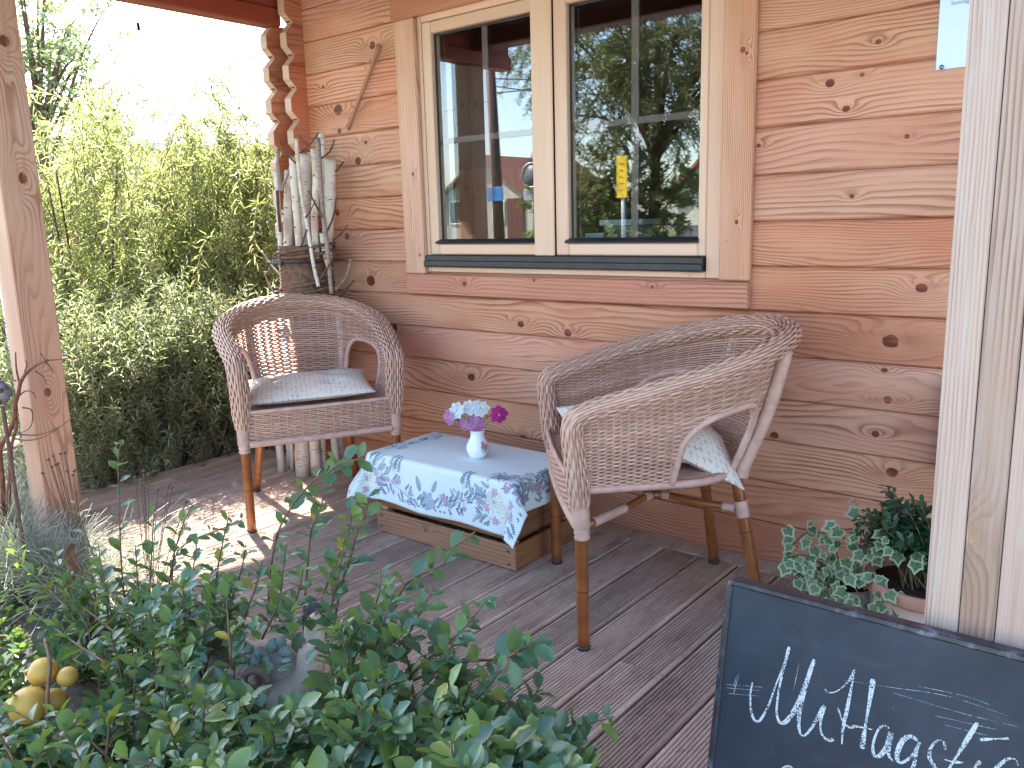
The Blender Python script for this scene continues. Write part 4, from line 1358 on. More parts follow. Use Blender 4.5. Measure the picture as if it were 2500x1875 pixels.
for zz, rr_ in ((.945, .138), (.80, .122)):
    ang = np.linspace(0, 2*math.pi, 40)
    for q in range(2):
        mb.tube([(.01+rr_*math.cos(a)*1.08, .0+rr_*math.sin(a)*.78, zz+q*.012+.02*math.sin(a+q)) for a in ang], .0065, 7, False)
obj('rope_tie', mb, M['jute'], birch, True)
mb = MB(); ang = np.linspace(math.pi*1.02, math.pi*1.98, 24)
mb.tube([(.0+.140*math.cos(a), .0+.140*math.sin(a), .905) for a in ang], .0045, 6, True, 1.3)
mb.box(.045, .060, -.158, -.144, .896, .914)
obj('cable_tie', mb, M['black'], birch)
for px, w, top in [(688, .0155, .55), (711, .010, .5), (736, .029, .62), (768, .0225, .6), (791, .0145, .55), (819, .016, .5), (705, .012, .45), (835, .012, .5), (752, .014, .5)]:
    y0 = {688: -.295, 711: -.25, 736: -.275, 768: -.235, 791: -.195, 819: -.14, 705: -.20, 835: -.10, 752: -.16}[px]
    p = aty(px, 1150, y0)
    mb = MB(); P = [(p[0]-bx + .012*math.sin(z*5+px), p[1]-by+.02*z, z) for z in np.linspace(0.001, top, 9)]
    mb.tube(P, [w*(1.06 if i < 2 else 1)*(1+.03*math.sin(i*2.+px)) for i in range(9)], 12)
    obj('birch_stick', mb, M['bark'], birch, True, origin=P[4])

# peeled stick with drilled holes on the wall
M['stick'] = wood('peeled_stick', 'x', (.46, .24, .14), (.42, .21, .12), (.30, .13, .07), F=130, nknots=0)
p0, p1 = aty(926, 109, -.022), aty(850, 316, -.022)
mb = MB(); Pm = (p0+p1)/2
mb.tube([p0+(p1-p0)*f + np.array([.003*math.sin(f*6), 0, 0]) for f in np.linspace(0, 1, 9)], [.0088, .0085, .008, .0082, .0085, .0085, .0088, .009, .0092], 10)
st = obj('hanging_stick', mb, M['stick'], None, True, origin=tuple(Pm))
tag(st, 'slim peeled stick hanging aslant on the log wall above the birch bundle', 'stick')
mb = MB()
for px, py in ((904, 149), (893, 167), (860, 261), (852, 290), (846, 306)):
    p = aty(px, py, -.031); mb.lathe([(.0032, 0), (.002, .004)], 7, tuple(p-Pm))
obj('drilled_hole', mb, M['twig'], st)

# ---------------------------------------------------------------- notice on the wall, letter box
sheet_m = plain('white_paper', (.72, .77, .82), .25, .5, .03, 6., coat=.5)
nt_ = thing('paper_notice', 'white paper notice in a clear sleeve pinned to the wall beside the post', 'notice', (-.433, -.0035, 1.5365))
mb = MB(); mb.box(-.105, .105, -.0009, .0009, -.1485, .1485); obj('sheet', mb, sheet_m, nt_)
mb = MB(); mb.box(-.109, .109, -.0018, -.0013, -.1525, .1525)
def sleeve_mat():
    N = NT('clear_sleeve')
    fr = N.n('ShaderNodeFresnel'); fr.inputs['IOR'].default_value = 1.45
    tr = N.n('ShaderNodeBsdfTransparent'); tr.inputs[0].default_value = (.95, .97, 1., 1)
    gl = N.n('ShaderNodeBsdfGlossy'); gl.inputs['Roughness'].default_value = .12
    mx = N.n('ShaderNodeMixShader'); ge = N.n('ShaderNodeNewGeometry'); N.l(N.m2('MULTIPLY', fr.outputs[0], N.m2('SUBTRACT', 1.0, ge.outputs['Backfacing'])), mx.inputs[0]); N.l(tr.outputs[0], mx.inputs[1]); N.l(gl.outputs[0], mx.inputs[2]); N.l(mx.outputs[0], N.out.inputs[0])
    return N.m
obj('clear_sleeve', mb, sleeve_mat(), nt_)
ink = plain('grey_ink', (.10, .11, .13), .8, .2, .05, 10.)
def text_mesh(body, size, name, mat, parent, loc, rot=(R_(90), 0, 0)):
    cu_ = bpy.data.curves.new(name, 'FONT'); cu_.body = body; cu_.size = size; cu_.extrude = .0001
    t = bpy.data.objects.new(name, cu_); COL.objects.link(t)
    dg = bpy.context.evaluated_depsgraph_get()
    me = bpy.data.meshes.new_from_object(t.evaluated_get(dg))
    bpy.data.objects.remove(t); bpy.data.curves.remove(cu_)
    me.materials.clear(); me.materials.append(mat)
    o = bpy.data.objects.new(name, me); link(o, parent); o.location = loc; o.rotation_euler = rot
    return o
text_mesh('Samstag', .0125, 'printed_line', ink, nt_, (-.081, -.0011, -.002))
mb = MB(); mb.ellipsoid((0, 0, 0), (.0055, .004, .0055), 10, 7)
o = obj('push_pin', mb, plain('steel_pin', (.25, .25, .26), .25, .5, .1, 10., metal=1.0), nt_, True); p = aty(2299, 164, -.006); o.location = (p[0]+.433, -.004, p[2]-1.5365)
lb = thing('letter_box', 'black metal letter box on the wall, all but its edge behind the right post', 'letter box', (-.338, -.035, .50))
mb = MB(); mb.box(-.116, .12, -.03, .034, -.13, .085, .008); obj('body', mb, M['black'], lb)
mb = MB(); mb.prism([(-.036, .0855), (.034, .0855), (.034, .12), (.02, .12)], 0, -.119, .123); obj('lid', mb, M['black'], lb)

# ---------------------------------------------------------------- chalkboard
def board_mat():
    N = NT('slate_face')
    v = N.obj_coord(); s = N.sep(v)
    n = N.noise(v, 6., 5., .65); n2 = N.noise(N.comb(N.m2('MULTIPLY', s[0], 10.), N.m2('MULTIPLY', s[2], 40.), s[1]), 1., 4.)
    n3 = N.noise(v, 160., 2.)
    c = N.mix(N.smooth(n, .35, .75), (.0115, .0175, .027), (.024, .033, .048))
    c = N.mix(N.m2('MULTIPLY', N.smooth(n2, .55, .8), .25), c, (.07, .08, .095))
    c = N.mix(N.smooth(n3, .76, .82), c, (.16, .18, .20))
    N.bsdf(c, .55, .35, n3, .05, .001)
    return N.m
def frame_mat():
    N = NT('worn_black_frame')
    v = N.obj_coord(); n = N.noise(v, 30., 5., .7); n2 = N.noise(v, 5., 3.)
    c = N.mix(N.m2('MULTIPLY', N.smooth(n, .48, .7), N.smooth(n2, .35, .7)), (.014, .016, .022), (.16, .18, .22))
    N.bsdf(c, .42, .5, n, .1, .001)
    return N.m
lean = R_(11.)
cb = thing('chalkboard', 'black framed chalkboard with large handwritten chalk lettering leaning on the post', 'chalkboard', (-.498, -1.25, .51))
cb.rotation_euler = (-lean, 0, 0)        # local x right, z up the board, -y out of it
BWd, BH = .56, .678
fm = frame_mat()
mb = MB(); mb.box(.0075, BWd-.0075, .0035, .022, -BH+.0075, -.0085); obj('writing_surface', mb, board_mat(), cb)
# rounded frame as one mitred ring
def ring_frame(w0, rc=.012):
    pts_o = []; pts_i = []
    def rrect(x0, x1, z0, z1, r, n=6):
        out = []
        for cx, cz, a0 in ((x1-r, z1-r, 0), (x0+r, z1-r, 90), (x0+r, z0+r, 180), (x1-r, z0+r, 270)):
            for i in range(n+1):
                a = R_(a0+90*i/n); out.append((cx+r*math.cos(a), cz+r*math.sin(a)))
        return out
    o = rrect(0, BWd, -BH, 0, rc); i_ = rrect(w0, BWd-w0, -BH+w0, -w0, max(.002, rc-w0))
    o2 = rrect(.002, BWd-.002, -BH+.002, -.002, rc); i2 = rrect(w0-.002, BWd-w0+.002, -BH+w0-.002, -w0+.002, max(.002, rc-w0))
    n = len(o); vs = []
    for L, y in ((o, .026), (o, .002), (o2, -.0005), (i2, -.0005), (i_, .0015), (i_, .026)):
        vs += [(x, y, z) for x, z in L]
    fs = []
    for q in range(6):
        q2 = (q+1) % 6
        fs += [(q*n+k_, q*n+(k_+1) % n, q2*n+(k_+1) % n, q2*n+k_) for k_ in range(n)]
    m = MB(); m.add(vs, fs); return m
obj('frame', ring_frame(.0095), fm, cb, False)
def chalk_mat():
    N = NT('chalk')
    v = N.obj_coord(); n = N.noise(v, 520., 3., .6); n2 = N.noise(v, 60., 3.)
    a = N.smooth(N.m2('ADD', n, N.m2('MULTIPLY', N.m2('SUBTRACT', n2, .5), .5)), .33, .56)
    b = N.bsdf((.42, .47, .50), .95, .1)
    tr = N.n('ShaderNodeBsdfTransparent'); mx = N.n('ShaderNodeMixShader')
    N.l(a, mx.inputs[0]); N.l(tr.outputs[0], mx.inputs[1]); N.l(b.outputs[0], mx.inputs[2]); N.l(mx.outputs[0], N.out.inputs[0])
    return N.m
chalk = chalk_mat()
def chalk_stroke(name, pts, wd, y=.0029):
    P = bez([(a, 0, b) for a, b in pts], 8); m = len(P)
    T = nrm(np.gradient(P, axis=0)); Nn = np.stack([-T[:, 2], 0*T[:, 0], T[:, 0]], 1)
    vs = []
    for i in range(m):
        f = i/(m-1); w = wd*(.72+.28*math.sin(f*7+pts[0][0]*90))*(.6 if i in (0, m-1) else 1)/2
        # downstrokes are drawn broader
        w *= .66+.44*abs(T[i][2])
        for s_ in (-1, 1): vs.append((P[i][0]+s_*Nn[i][0]*w, y-.0000, P[i][2]+s_*Nn[i][2]*w))
    mb = MB(); mb.add(vs, [(2*i, 2*i+1, 2*i+3, 2*i+2) for i in range(m-1)])
    return obj(name, mb, chalk, cb)
ST = {
 'M1': [(.0558,-.1441),(.0546,-.1627),(.0574,-.1834),(.063,-.1964),(.0688,-.1989),(.0749,-.1921),(.0832,-.169),(.0904,-.1372),(.0969,-.1112),(.1037,-.0774)],
 'M2': [(.1036,-.0761),(.0985,-.1134),(.0954,-.1462),(.0957,-.1727),(.0998,-.1858),(.1054,-.1884),(.1136,-.1796),(.1239,-.1549),(.1328,-.118),(.1404,-.0831)],
 'M3': [(.1404,-.0831),(.1347,-.1121),(.13,-.1397),(.1281,-.1691),(.1308,-.1891),(.1361,-.1955),(.143,-.1885),(.1531,-.1654),(.1611,-.1425)],
 'i': [(.1611,-.1425),(.1589,-.1608),(.1593,-.1761),(.1641,-.1859),(.1718,-.1887),(.1788,-.185)],
 't1a': [(.1795,-.1394),(.1878,-.1555),(.1968,-.1611),(.2059,-.1566),(.2266,-.1535)],
 't1': [(.1901,-.1877),(.1891,-.1677),(.1917,-.1364),(.1939,-.1079),(.1957,-.0802)],
 't0': [(.1587,-.1202),(.1647,-.1228),(.1741,-.1186),(.1838,-.1075),(.1909,-.0951),(.1953,-.081)],
 't2': [(.2205,-.0854),(.2197,-.1067),(.2182,-.1396),(.2171,-.1624),(.2166,-.1839)],
 'a': [(.2474,-.1439),(.2404,-.1427),(.2335,-.1527),(.2299,-.1726),(.2325,-.1865),(.2393,-.1851),(.2468,-.1699),(.2502,-.149),(.2496,-.1652),(.2505,-.1796),(.2564,-.1859)],
 'g': [(.2833,-.1476),(.2742,-.145),(.2653,-.1544),(.2606,-.1732),(.2628,-.1833),(.2694,-.182),(.2789,-.1686),(.2856,-.1492),(.2835,-.1596),(.2823,-.1794),(.2785,-.1954),(.272,-.212)],
 's': [(.3163,-.1471),(.3128,-.1377),(.306,-.1391),(.2997,-.1498),(.2989,-.1632),(.304,-.1708),(.308,-.178),(.306,-.186),(.299,-.188)],
 'tt': [(.3485,-.0988),(.3404,-.1215),(.3325,-.1432),(.3245,-.1651),(.319,-.182)],
 'tb': [(.3166,-.1599),(.3259,-.1594),(.3379,-.1556)],
 'id': [(.3524,-.1205),(.3676,-.1137),(.3834,-.1073)],
 'i2': [(.3562,-.1468),(.3521,-.1554),(.3495,-.168),(.353,-.178)],
 's2': [(.3961,-.1368),(.3926,-.1303),(.3851,-.1325),(.3783,-.1416),(.3734,-.1504),(.374,-.162),(.381,-.172),(.384,-.182)]}
wdt = {'M1': .0042, 'M2': .0062, 'M3': .0062, 'i': .0055, 't1': .0045, 't0': .0030, 't2': .0066, 'a': .0060, 'g': .0062, 's': .0052, 'tt': .0055, 't1a': .0045}
for q, (k_, pts) in enumerate(ST.items()): chalk_stroke('chalk_stroke', pts, wdt.get(k_, .0045), .0029 - .00004*q)
chalk_stroke('chalk_stroke', [(.1085, -.258), (.1161, -.2490), (.1235, -.2456), (.1300, -.2480)], .0045, .0022)
for pts in ([(.0167,-.1603),(.0725,-.1459)], [(.0209,-.1727),(.0687,-.1606)], [(.018,-.165),(.07,-.152)], [(.0342,-.1381),(.0292,-.1699)], [(.031,-.142),(.0285,-.16)],
            [(.1829,-.0989),(.2426,-.0891),(.3111,-.0781),(.3796,-.0797)], [(.2768,-.0766),(.331,-.0713),(.3594,-.0731)], [(.2456,-.0955),(.3334,-.0938),(.3902,-.0895)],
            [(.1204,-.0945),(.1166,-.1351)], [(.30, -.108), (.37, -.101)], [(.31, -.116), (.36, -.112)]):
    chalk_stroke('chalk_scratch', pts, .0007, .0021)

# ---------------------------------------------------------------- pots and pot plants
M['terracotta'] = plain('pale_terracotta', (.42, .285, .215), .85, .2, .12, 9., .15)
M['terra_rim'] = plain('terracotta_rim', (.40, .20, .13), .85, .2, .12, 9., .15)
M['stoneware'] = plain('grey_glazed_pot', (.38, .38, .37), .35, .5, .08, 9.)
M['soil'] = plain('potting_soil', (.035, .025, .018), .95, .1, .4, 60., .5)
q0 = aty(2212, 1410, -.36)
px_, py_, pzr = q0[0]+.045, -.36, q0[2]
def pot(label, loc, r, h, bm_, rm):
    o = thing('flower_pot', label, 'flower pot', loc, 0, 'flower pots by the right post')
    mb = MB(); mb.lathe([(r*.66, 0), (r*.68, .006), (r*.93, h-.03), (r*.90, h-.03), (r*.86, h-.045), (r*.0, h-.045)], 36, cap=False); mb.lathe([(0, 0.001), (r*.66, 0.0)], 36, cap=False)
    obj('body', mb, bm_, o, True)
    mb = MB(); mb.lathe([(r*.90, h-.0295), (r*.99, h-.0295), (r*1.0, h-.026), (r*1.0, h-.004), (r*.985, h), (r*.92, h), (r*.90, h-.006), (r*.90, h-.0295)], 36, cap=False)
    obj('rim', mb, rm, o, True)
    mb = MB(); mb.lathe([(0, h-.022), (r*.90, h-.02)], 24, cap=False); obj('soil', mb, M['soil'], o)
    return o
PH = pzr+.012
pot('pale terracotta pot with the dark green plant, cut off by the post', (px_, py_, 0), .135, PH, M['terracotta'], M['terra_rim'])
q1 = aty(2068, 1435, -.33)
pot('small grey pot hidden under the variegated ivy', (q1[0], -.33, 0), .075, q1[2]+.02, M['stoneware'], M['stoneware'])
# variegated ivy leaf: five lobes, cream edge
def ivy_mesh(seed):
    r = random.Random(seed)
    ang = [-180, -150, -120, -95, -62, -40, -22, 0, 22, 40, 62, 95, 120, 150]
    rad = [.14, .50, .66, .58, .84, .64, .72, 1.10, .72, .64, .84, .58, .66, .50]
    pts = [(r_*math.cos(R_(a))*(1+r.uniform(-.08, .08)), r_*math.sin(R_(a))*(1+r.uniform(-.08, .08))) for a, r_ in zip(ang, rad)]
    n = len(pts); vs = [(0, 0, .02)]
    for s_ in (.66, 1.0):
        for x, y in pts: vs.append((x*s_, y*s_, -.10*(x*x+y*y)*s_ + .10*abs(y)*s_))
    vs += [(x*.74, y*.74, -.10*(x*x+y*y)*.74 + .10*abs(y)*.74+.001) for x, y in pts]
    vs = [((x+.12)*1.0, y, z) for x, y, z in vs]
    fs = [(0, 1+i, 1+(i+1) % n) for i in range(n)]
    fs += [(1+i, 1+2*n+i, 1+2*n+(i+1) % n, 1+(i+1) % n) for i in range(n)]
    fs += [(1+2*n+i, 1+n+i, 1+n+(i+1) % n, 1+2*n+(i+1) % n) for i in range(n)]
    me = bpy.data.meshes.new('leaf'); me.from_pydata(vs, [], fs)
    e = me.attributes.new('edge', 'FLOAT', 'POINT')
    e.data.foreach_set('value', [0.0]*(1+n)+[1.0]*n+[1.0]*n)
    return me
def ivy_mat():
    N = NT('variegated_ivy')
    e = N.n('ShaderNodeAttribute', attribute_name='edge'); rnd = N.rand()
    n = N.noise(N.obj_coord(), 3.5, 3.)
    g_ = N.mix(rnd, (.065, .135, .06), (.14, .22, .085))
    g_ = N.mix(N.m2('MULTIPLY', N.smooth(n, .45, .6), .5), g_, (.15, .22, .13))
    f = N.smooth(N.m2('ADD', e.outputs['Fac'], N.m2('MULTIPLY', N.m2('SUBTRACT', n, .5), .8)), .35, .62)
    c = N.mix(f, g_, (.36, .41, .24))
    b = N.bsdf(c, .45, .4)
    tr = N.n('ShaderNodeBsdfTranslucent'); N.l(c, tr.inputs[0]); mx = N.n('ShaderNodeMixShader'); mx.inputs[0].default_value = .25
    N.l(b.outputs[0], mx.inputs[1]); N.l(tr.outputs[0], mx.inputs[2]); N.l(mx.outputs[0], N.out.inputs[0])
    return N.m
IVM = [ivy_mesh(i) for i in range(4)]; im = ivy_mat()
for me in IVM: finish_mesh(me, im, False)
ivy = thing('ivy_plant', 'green and cream variegated ivy trailing from its pot by the right post', 'ivy', (q1[0], -.33, 0))
rr = random.Random(21)
iv_c = np.array([q1[0], -.33, 0])
vm = plain('ivy_vine', (.10, .07, .035), .7, .3, .2, 30.)
def aim(o, d, up):
    d = Vector(d).normalized(); up = Vector(up); up = (up-d*up.dot(d)).normalized(); s_ = up.cross(d)
    o.rotation_euler = Matrix((d, s_, up)).transposed().to_euler()
vines = [[(2068,1425,-.33),(2020,1330,-.36),(1975,1300,-.38),(1935,1330,-.40)], [(2068,1425,-.33),(2010,1380,-.38),(1960,1355,-.42),(1922,1362,-.44)],
         [(2068,1425,-.33),(1995,1400,-.42),(1975,1430,-.45),(1965,1480,-.47)], [(2075,1425,-.33),(2090,1330,-.34),(2110,1270,-.36)],
         [(2075,1425,-.33),(2120,1340,-.38),(2170,1345,-.42),(2225,1375,-.44)], [(2080,1425,-.33),(2120,1400,-.42),(2160,1450,-.46),(2190,1510,-.48)],
         [(2070,1425,-.33),(2060,1380,-.42),(2080,1420,-.47),(2110,1480,-.50)], [(2070,1425,-.33),(2040,1340,-.40),(2050,1300,-.42),(2080,1290,-.43)],
         [(2072,1425,-.33),(2100,1350,-.42),(2150,1330,-.44),(2190,1340,-.45)], [(2066,1425,-.33),(2030,1400,-.44),(2020,1440,-.48),(2030,1490,-.5)],
         [(2066,1425,-.33),(2000,1370,-.40),(1985,1400,-.44),(1990,1450,-.46)]]
vmb = MB()
for vn in vines:
    P = bez([aty(a, b, y)-iv_c for a, b, y in vn], 7)
    vmb.tube(P, .0016, 5)
    for i in range(3, len(P)):
        for _ in range(0 if rr.random() < .28 else 1):
            o = bpy.data.objects.new('leaf', rr.choice(IVM)); link(o, ivy)
            off = np.array([rr.uniform(-.03, .03), rr.uniform(-.04, .015), rr.uniform(-.02, .03)])
            o.location = tuple(P[i]+off)
            aim(o, (rr.uniform(-1, 1), -.4+rr.uniform(-.5, .3), -.55+rr.uniform(-.4, .4)), (rr.uniform(-.5, .5)+.2, -.75, .75+rr.uniform(-.4, .4)))
            s_ = rr.uniform(.013, .027); o.scale = (s_, s_, s_)
obj('vine', vmb, vm, ivy, True)
# ---------------------------------------------------------------- leaf clouds
T_NARROW = (np.array([(0,0,0),(.42,-.5,.10),(.45,0,0),(.42,.5,.10),(1,0,-.12)], float), np.array([(0,2,1),(0,3,2),(1,2,4),(2,3,4)]))
T_OVATE = (np.array([(0,0,0),(.25,-.38,.08),(.25,0,0),(.25,.38,.08),(.6,-.5,.09),(.62,0,-.02),(.6,.5,.09),(.88,-.25,.0),(.88,.25,.0),(1,0,-.10)], float),
           np.array([(0,2,1),(0,3,2),(1,2,4),(2,5,4),(2,3,5),(3,6,5),(4,5,7),(5,9,7),(5,6,8),(5,8,9)]))
def leaf_cloud(P, D, N, L, W, tmpl):
    V0_, F0 = tmpl
    D = nrm(D); N = nrm(N - D*np.sum(N*D, 1)[:, None]); S = np.cross(N, D)
    L = np.asarray(L)[:, None, None]; W = np.asarray(W)[:, None, None]
    V = P[:, None, :] + V0_[None, :, 0:1]*L*D[:, None, :] + V0_[None, :, 1:2]*W*S[:, None, :] + V0_[None, :, 2:3]*L*N[:, None, :]
    n = len(P); k = len(V0_)
    F = (F0[None]+(np.arange(n)*k)[:, None, None]).reshape(-1, 3)
    tint = np.repeat(RNG.random(n), k)
    return V.reshape(-1, 3), F, tint
class Cloud:
    def __init__(self): self.P=[]; self.D=[]; self.N=[]; self.L=[]; self.W=[]; self.chunks=[]
    def add(self, p, d, n, l, w): self.P.append(p); self.D.append(d); self.N.append(n); self.L.append(l); self.W.append(w)
    def build(self, name, mat, parent, tmpl, origin=None):
        ch = list(self.chunks)
        if self.P: ch.append((np.array(self.P), np.array(self.D), np.array(self.N), np.array(self.L), np.array(self.W)))
        V, F, T = leaf_cloud(*[np.concatenate([c[k] for c in ch]) for k in range(5)], tmpl)
        o = obj_np(name, V, F, mat, parent, True, T, origin); o['kind'] = 'stuff'; return o
def sprig(cloud, path, n, L, W, spread=.8, rnd=None, up=.3, start=.1, droop=0.0):
    """n leaves spiralling along a twig"""
    if n < 1: return
    m = len(path); g = RNG; T = nrm(np.gradient(path, axis=0)); i = np.arange(n)
    f = start+(1-start)*(i+g.random(n))/n; x = f*(m-1); j = np.minimum(m-2, x.astype(int))
    p = path[j]+(path[j+1]-path[j])*(x-j)[:, None]; t = T[j]
    a = i*2.4+g.uniform(-.4, .4, n)
    b = nrm(np.cross(t, np.array([.31, .2, .93]))); c = np.cross(t, b)
    d = t*(1-spread*.5)+(b*np.cos(a)[:, None]+c*np.sin(a)[:, None])*spread+np.array([0, 0, -droop])
    u = g.uniform(-.5, .5, (n, 3)); u[:, 2] = 1.0
    w = g.uniform(-.4, .4, (n, 3)); w[:, 2] = g.uniform(-.2, .4, n)
    k = 1-.35*np.abs(f-.5)
    cloud.chunks.append((p, d, u*up+t*.5+w, L*k*g.uniform(.75, 1.15, n), W*k*g.uniform(.8, 1.15, n)))

# ---------------------------------------------------------------- willow hedge left of the porch
wil_m = leafmat('willow_leaf', [(0, (.21, .26, .11)), (.35, (.29, .34, .15)), (.7, (.16, .22, .11)), (.93, (.33, .36, .15)), (1, (.42, .36, .10))], .5, .5, .35, (.40, .44, .15))
sil_m = leafmat('rosemary_willow_leaf', [(0, (.20, .25, .15)), (.4, (.30, .35, .21)), (.75, (.16, .21, .13)), (1, (.35, .39, .23))], .45, .4, .4, (.36, .42, .18))
twg_m = plain('willow_twig', (.16, .11, .05), .7, .3, .3, 20.)
def willow(label, base, cx, cy, rx, ry, z0, z1, n, leaf, L, W, mat, seed, mode, group, per=34, slen=(.35, .65)):
    r = random.Random(seed); o = thing('willow_shrub', label, 'shrub', base, 0, group); B = np.array(base)
    cl = Cloud(); tw = []
    for i in range(n):
        a = r.uniform(0, 2*math.pi); q = math.sqrt(r.random())
        x = cx+rx*q*math.cos(a); y = cy+ry*q*math.sin(a)
        top = z1*(1-.22*q*q)*(.90+.10*math.sin(a*3+seed)) + (.22*r.random() if r.random() < .12 else 0)
        z = z0+(top-z0)*r.random()**(.80 if mode == 'weep' else .8)
        ln = r.uniform(*slen)
        h = (z-z0)/(z1-z0)
        if mode == 'weep':
            out = np.array([math.cos(a), math.sin(a), 0])*r.uniform(.2, .8)+np.array([r.uniform(-.5, .5), r.uniform(-.6, .6), 0])
            p0 = np.array([x, y, z]); up = r.uniform(-.1, .75) if h > .6 else r.uniform(-.5, .3)
            p1 = p0+out*ln*.4+np.array([0, 0, up*ln*.45]); p2 = p0+out*ln*.8+np.array([0, 0, up*ln*.35-ln*.35]); 
        else:
            out = np.array([r.uniform(-.6, .6)+.25, r.uniform(-.6, .6)-.15, 0])
            p0 = np.array([x, y, z]); p1 = p0+out*ln*.3+np.array([0, 0, ln*.35]); p2 = p0+out*ln*.75+np.array([0, 0, ln*.65])
        P = bez([p0-B, p1-B, p2-B], 5); tw.append(P)
        sprig(cl, P, int(per*ln/.5), L, W, .75, r, .4, 0.05, .15 if mode == 'weep' else 0)
    cl.build('leaves', mat, o, T_NARROW)
    V, F, T = strands_to_mesh(tw, [np.tile([.2, .3, .9], (len(p), 1)) for p in tw], .0019, 1., 3)
    obj_np('twig', V, F, twg_m, o, True, T)
    mb = MB()
    for i in range(9):
        a = r.uniform(0, 6.28); q = r.uniform(.1, .8)
        e = np.array([cx+rx*q*math.cos(a), cy+ry*q*math.sin(a), z0+(z1-z0)*r.uniform(.55, .85)])-B
        s_ = np.array([cx+r.uniform(-.15, .15), cy+r.uniform(-.2, .2), GZ])-B
        mb.tube(bez([s_, s_*.5+e*.5+np.array([r.uniform(-.1, .1), r.uniform(-.1, .1), .1]), e], 6), np.linspace(.012, .004, 13), 6)
    obj('stem', mb, M['twig'], o, True)
    return o
GH = 'willow hedge beside the porch'
WL = [('weeping willow shrub, bright yellow-green, its long sprays hanging next to the zigzag log ends', (-4.30, .62), (.42, .40), .05, 1.78, 430, .070, 1),
      ('airy willow shrub with pale sunlit tips, second from the zigzag log ends', (-4.75, .45), (.55, .48), .10, 1.95, 300, .066, 2),
      ('loose willow shrub in the middle of the hedge', (-4.60, -.08), (.50, .42), .05, 1.74, 320, .066, 5),
      ('loose yellow-tipped willow shrub next to the left porch post', (-4.70, -.58), (.50, .36), .05, 1.66, 230, .068, 6)]
for lb_, (x_, y_), (rx_, ry_), za_, zb_, n_, L_, sd in WL:
    willow(lb_, (x_, y_, GZ), x_, y_, rx_, ry_, za_, zb_, n_, 34, L_*1.1, .0080, wil_m, sd, 'weep', GH, 34, (.45, .95))
willow('small weeping willow close to the zigzag log ends, long sprays hanging over the grey-green shrubs', (-3.98, .36, GZ), -3.98, .36, .30, .34, .55, 1.55, 150, 34, .074, .0080, wil_m, 21, 'weep', GH, 32, (.45, .85))
SL = [('grey-green rosemary willow, dense and low, behind the left chair', (-3.62, .18), (.32, .36), .62, 3),
      ('grey-green rosemary willow with upright sprays, in the middle of the deck edge', (-3.63, -.28), (.32, .36), .66, 4),
      ('grey-green rosemary willow spilling over the deck edge by the left porch post', (-3.64, -.74), (.32, .32), .58, 8)]
for lb_, (x_, y_), (rx_, ry_), zb_, sd in SL:
    willow(lb_, (x_, y_, GZ), x_, y_, rx_, ry_, -.08, zb_, 560, 34, .050, .0080, sil_m, sd, 'up', GH, 38, (.22, .45))

# ---------------------------------------------------------------- front shrub (ornamental quince) with fruit
q_m = leafmat('quince_leaf', [(0, (.050, .125, .068)), (.25, (.070, .152, .078)), (.5, (.042, .105, .070)), (.68, (.095, .175, .060)), (.84, (.15, .225, .055)), (.955, (.065, .145, .062)), (.970, (.42, .32, .04)), (.982, (.45, .33, .05)), (1, (.08, .15, .07))], .33, .24, .5, (.24, .36, .06))
br_m = plain('quince_twig', (.13, .075, .045), .7, .3, .3, 30.)
quince = thing('quince_shrub', 'low glossy-leaved quince shrub with yellow fruit spreading in front of the deck', 'shrub', (-1.7, -1.5, GZ))
QB = np.array([-1.7, -1.5, GZ])
qc = Cloud(); qtw = []; qr = []
rq = random.Random(99)
def quince_leaves(P, n, L, start=.12):
    m = len(P); T = nrm(np.gradient(P, axis=0))
    for i in range(n):
        f = start+(1-start)*(i+.5+rq.uniform(-.4, .4))/n; x = min(f, 1)*(m-1); j = min(m-2, int(x)); p = P[j]+(P[j+1]-P[j])*(x-j); t = T[j]
        a = i*2.4+rq.uniform(-.5, .5); b = nrm(np.cross(t, np.array([.31, .2, .93]))); c = np.cross(t, b)
        rad = b*math.cos(a)+c*math.sin(a)
        d = t*.55+rad*.8
        nn = t*.55-rad*.35+np.array([rq.uniform(-.35, .35), rq.uniform(-.35, .35)-.1, .75])
        l = L*rq.uniform(.55, 1.2)*(1-.35*f*f)
        qc.add(p+rad*.003, d, nn, l, l*rq.uniform(.52, .68))
        if rq.random() < .45:
            l2 = l*.5; qc.add(p+rad*.002, d+np.array([rq.uniform(-.6, .6), rq.uniform(-.6, .6), rq.uniform(0, .5)]), nn+np.array([rq.uniform(-.5, .5), rq.uniform(-.5, .5), 0]), l2, l2*.5)
def qbranch(pts, n, L=.046, r0=.0028, r1=.0012):
    P = bez([np.array(p)-QB for p in pts], 6); qtw.append((P, r0, r1)); quince_leaves(P, n, L)
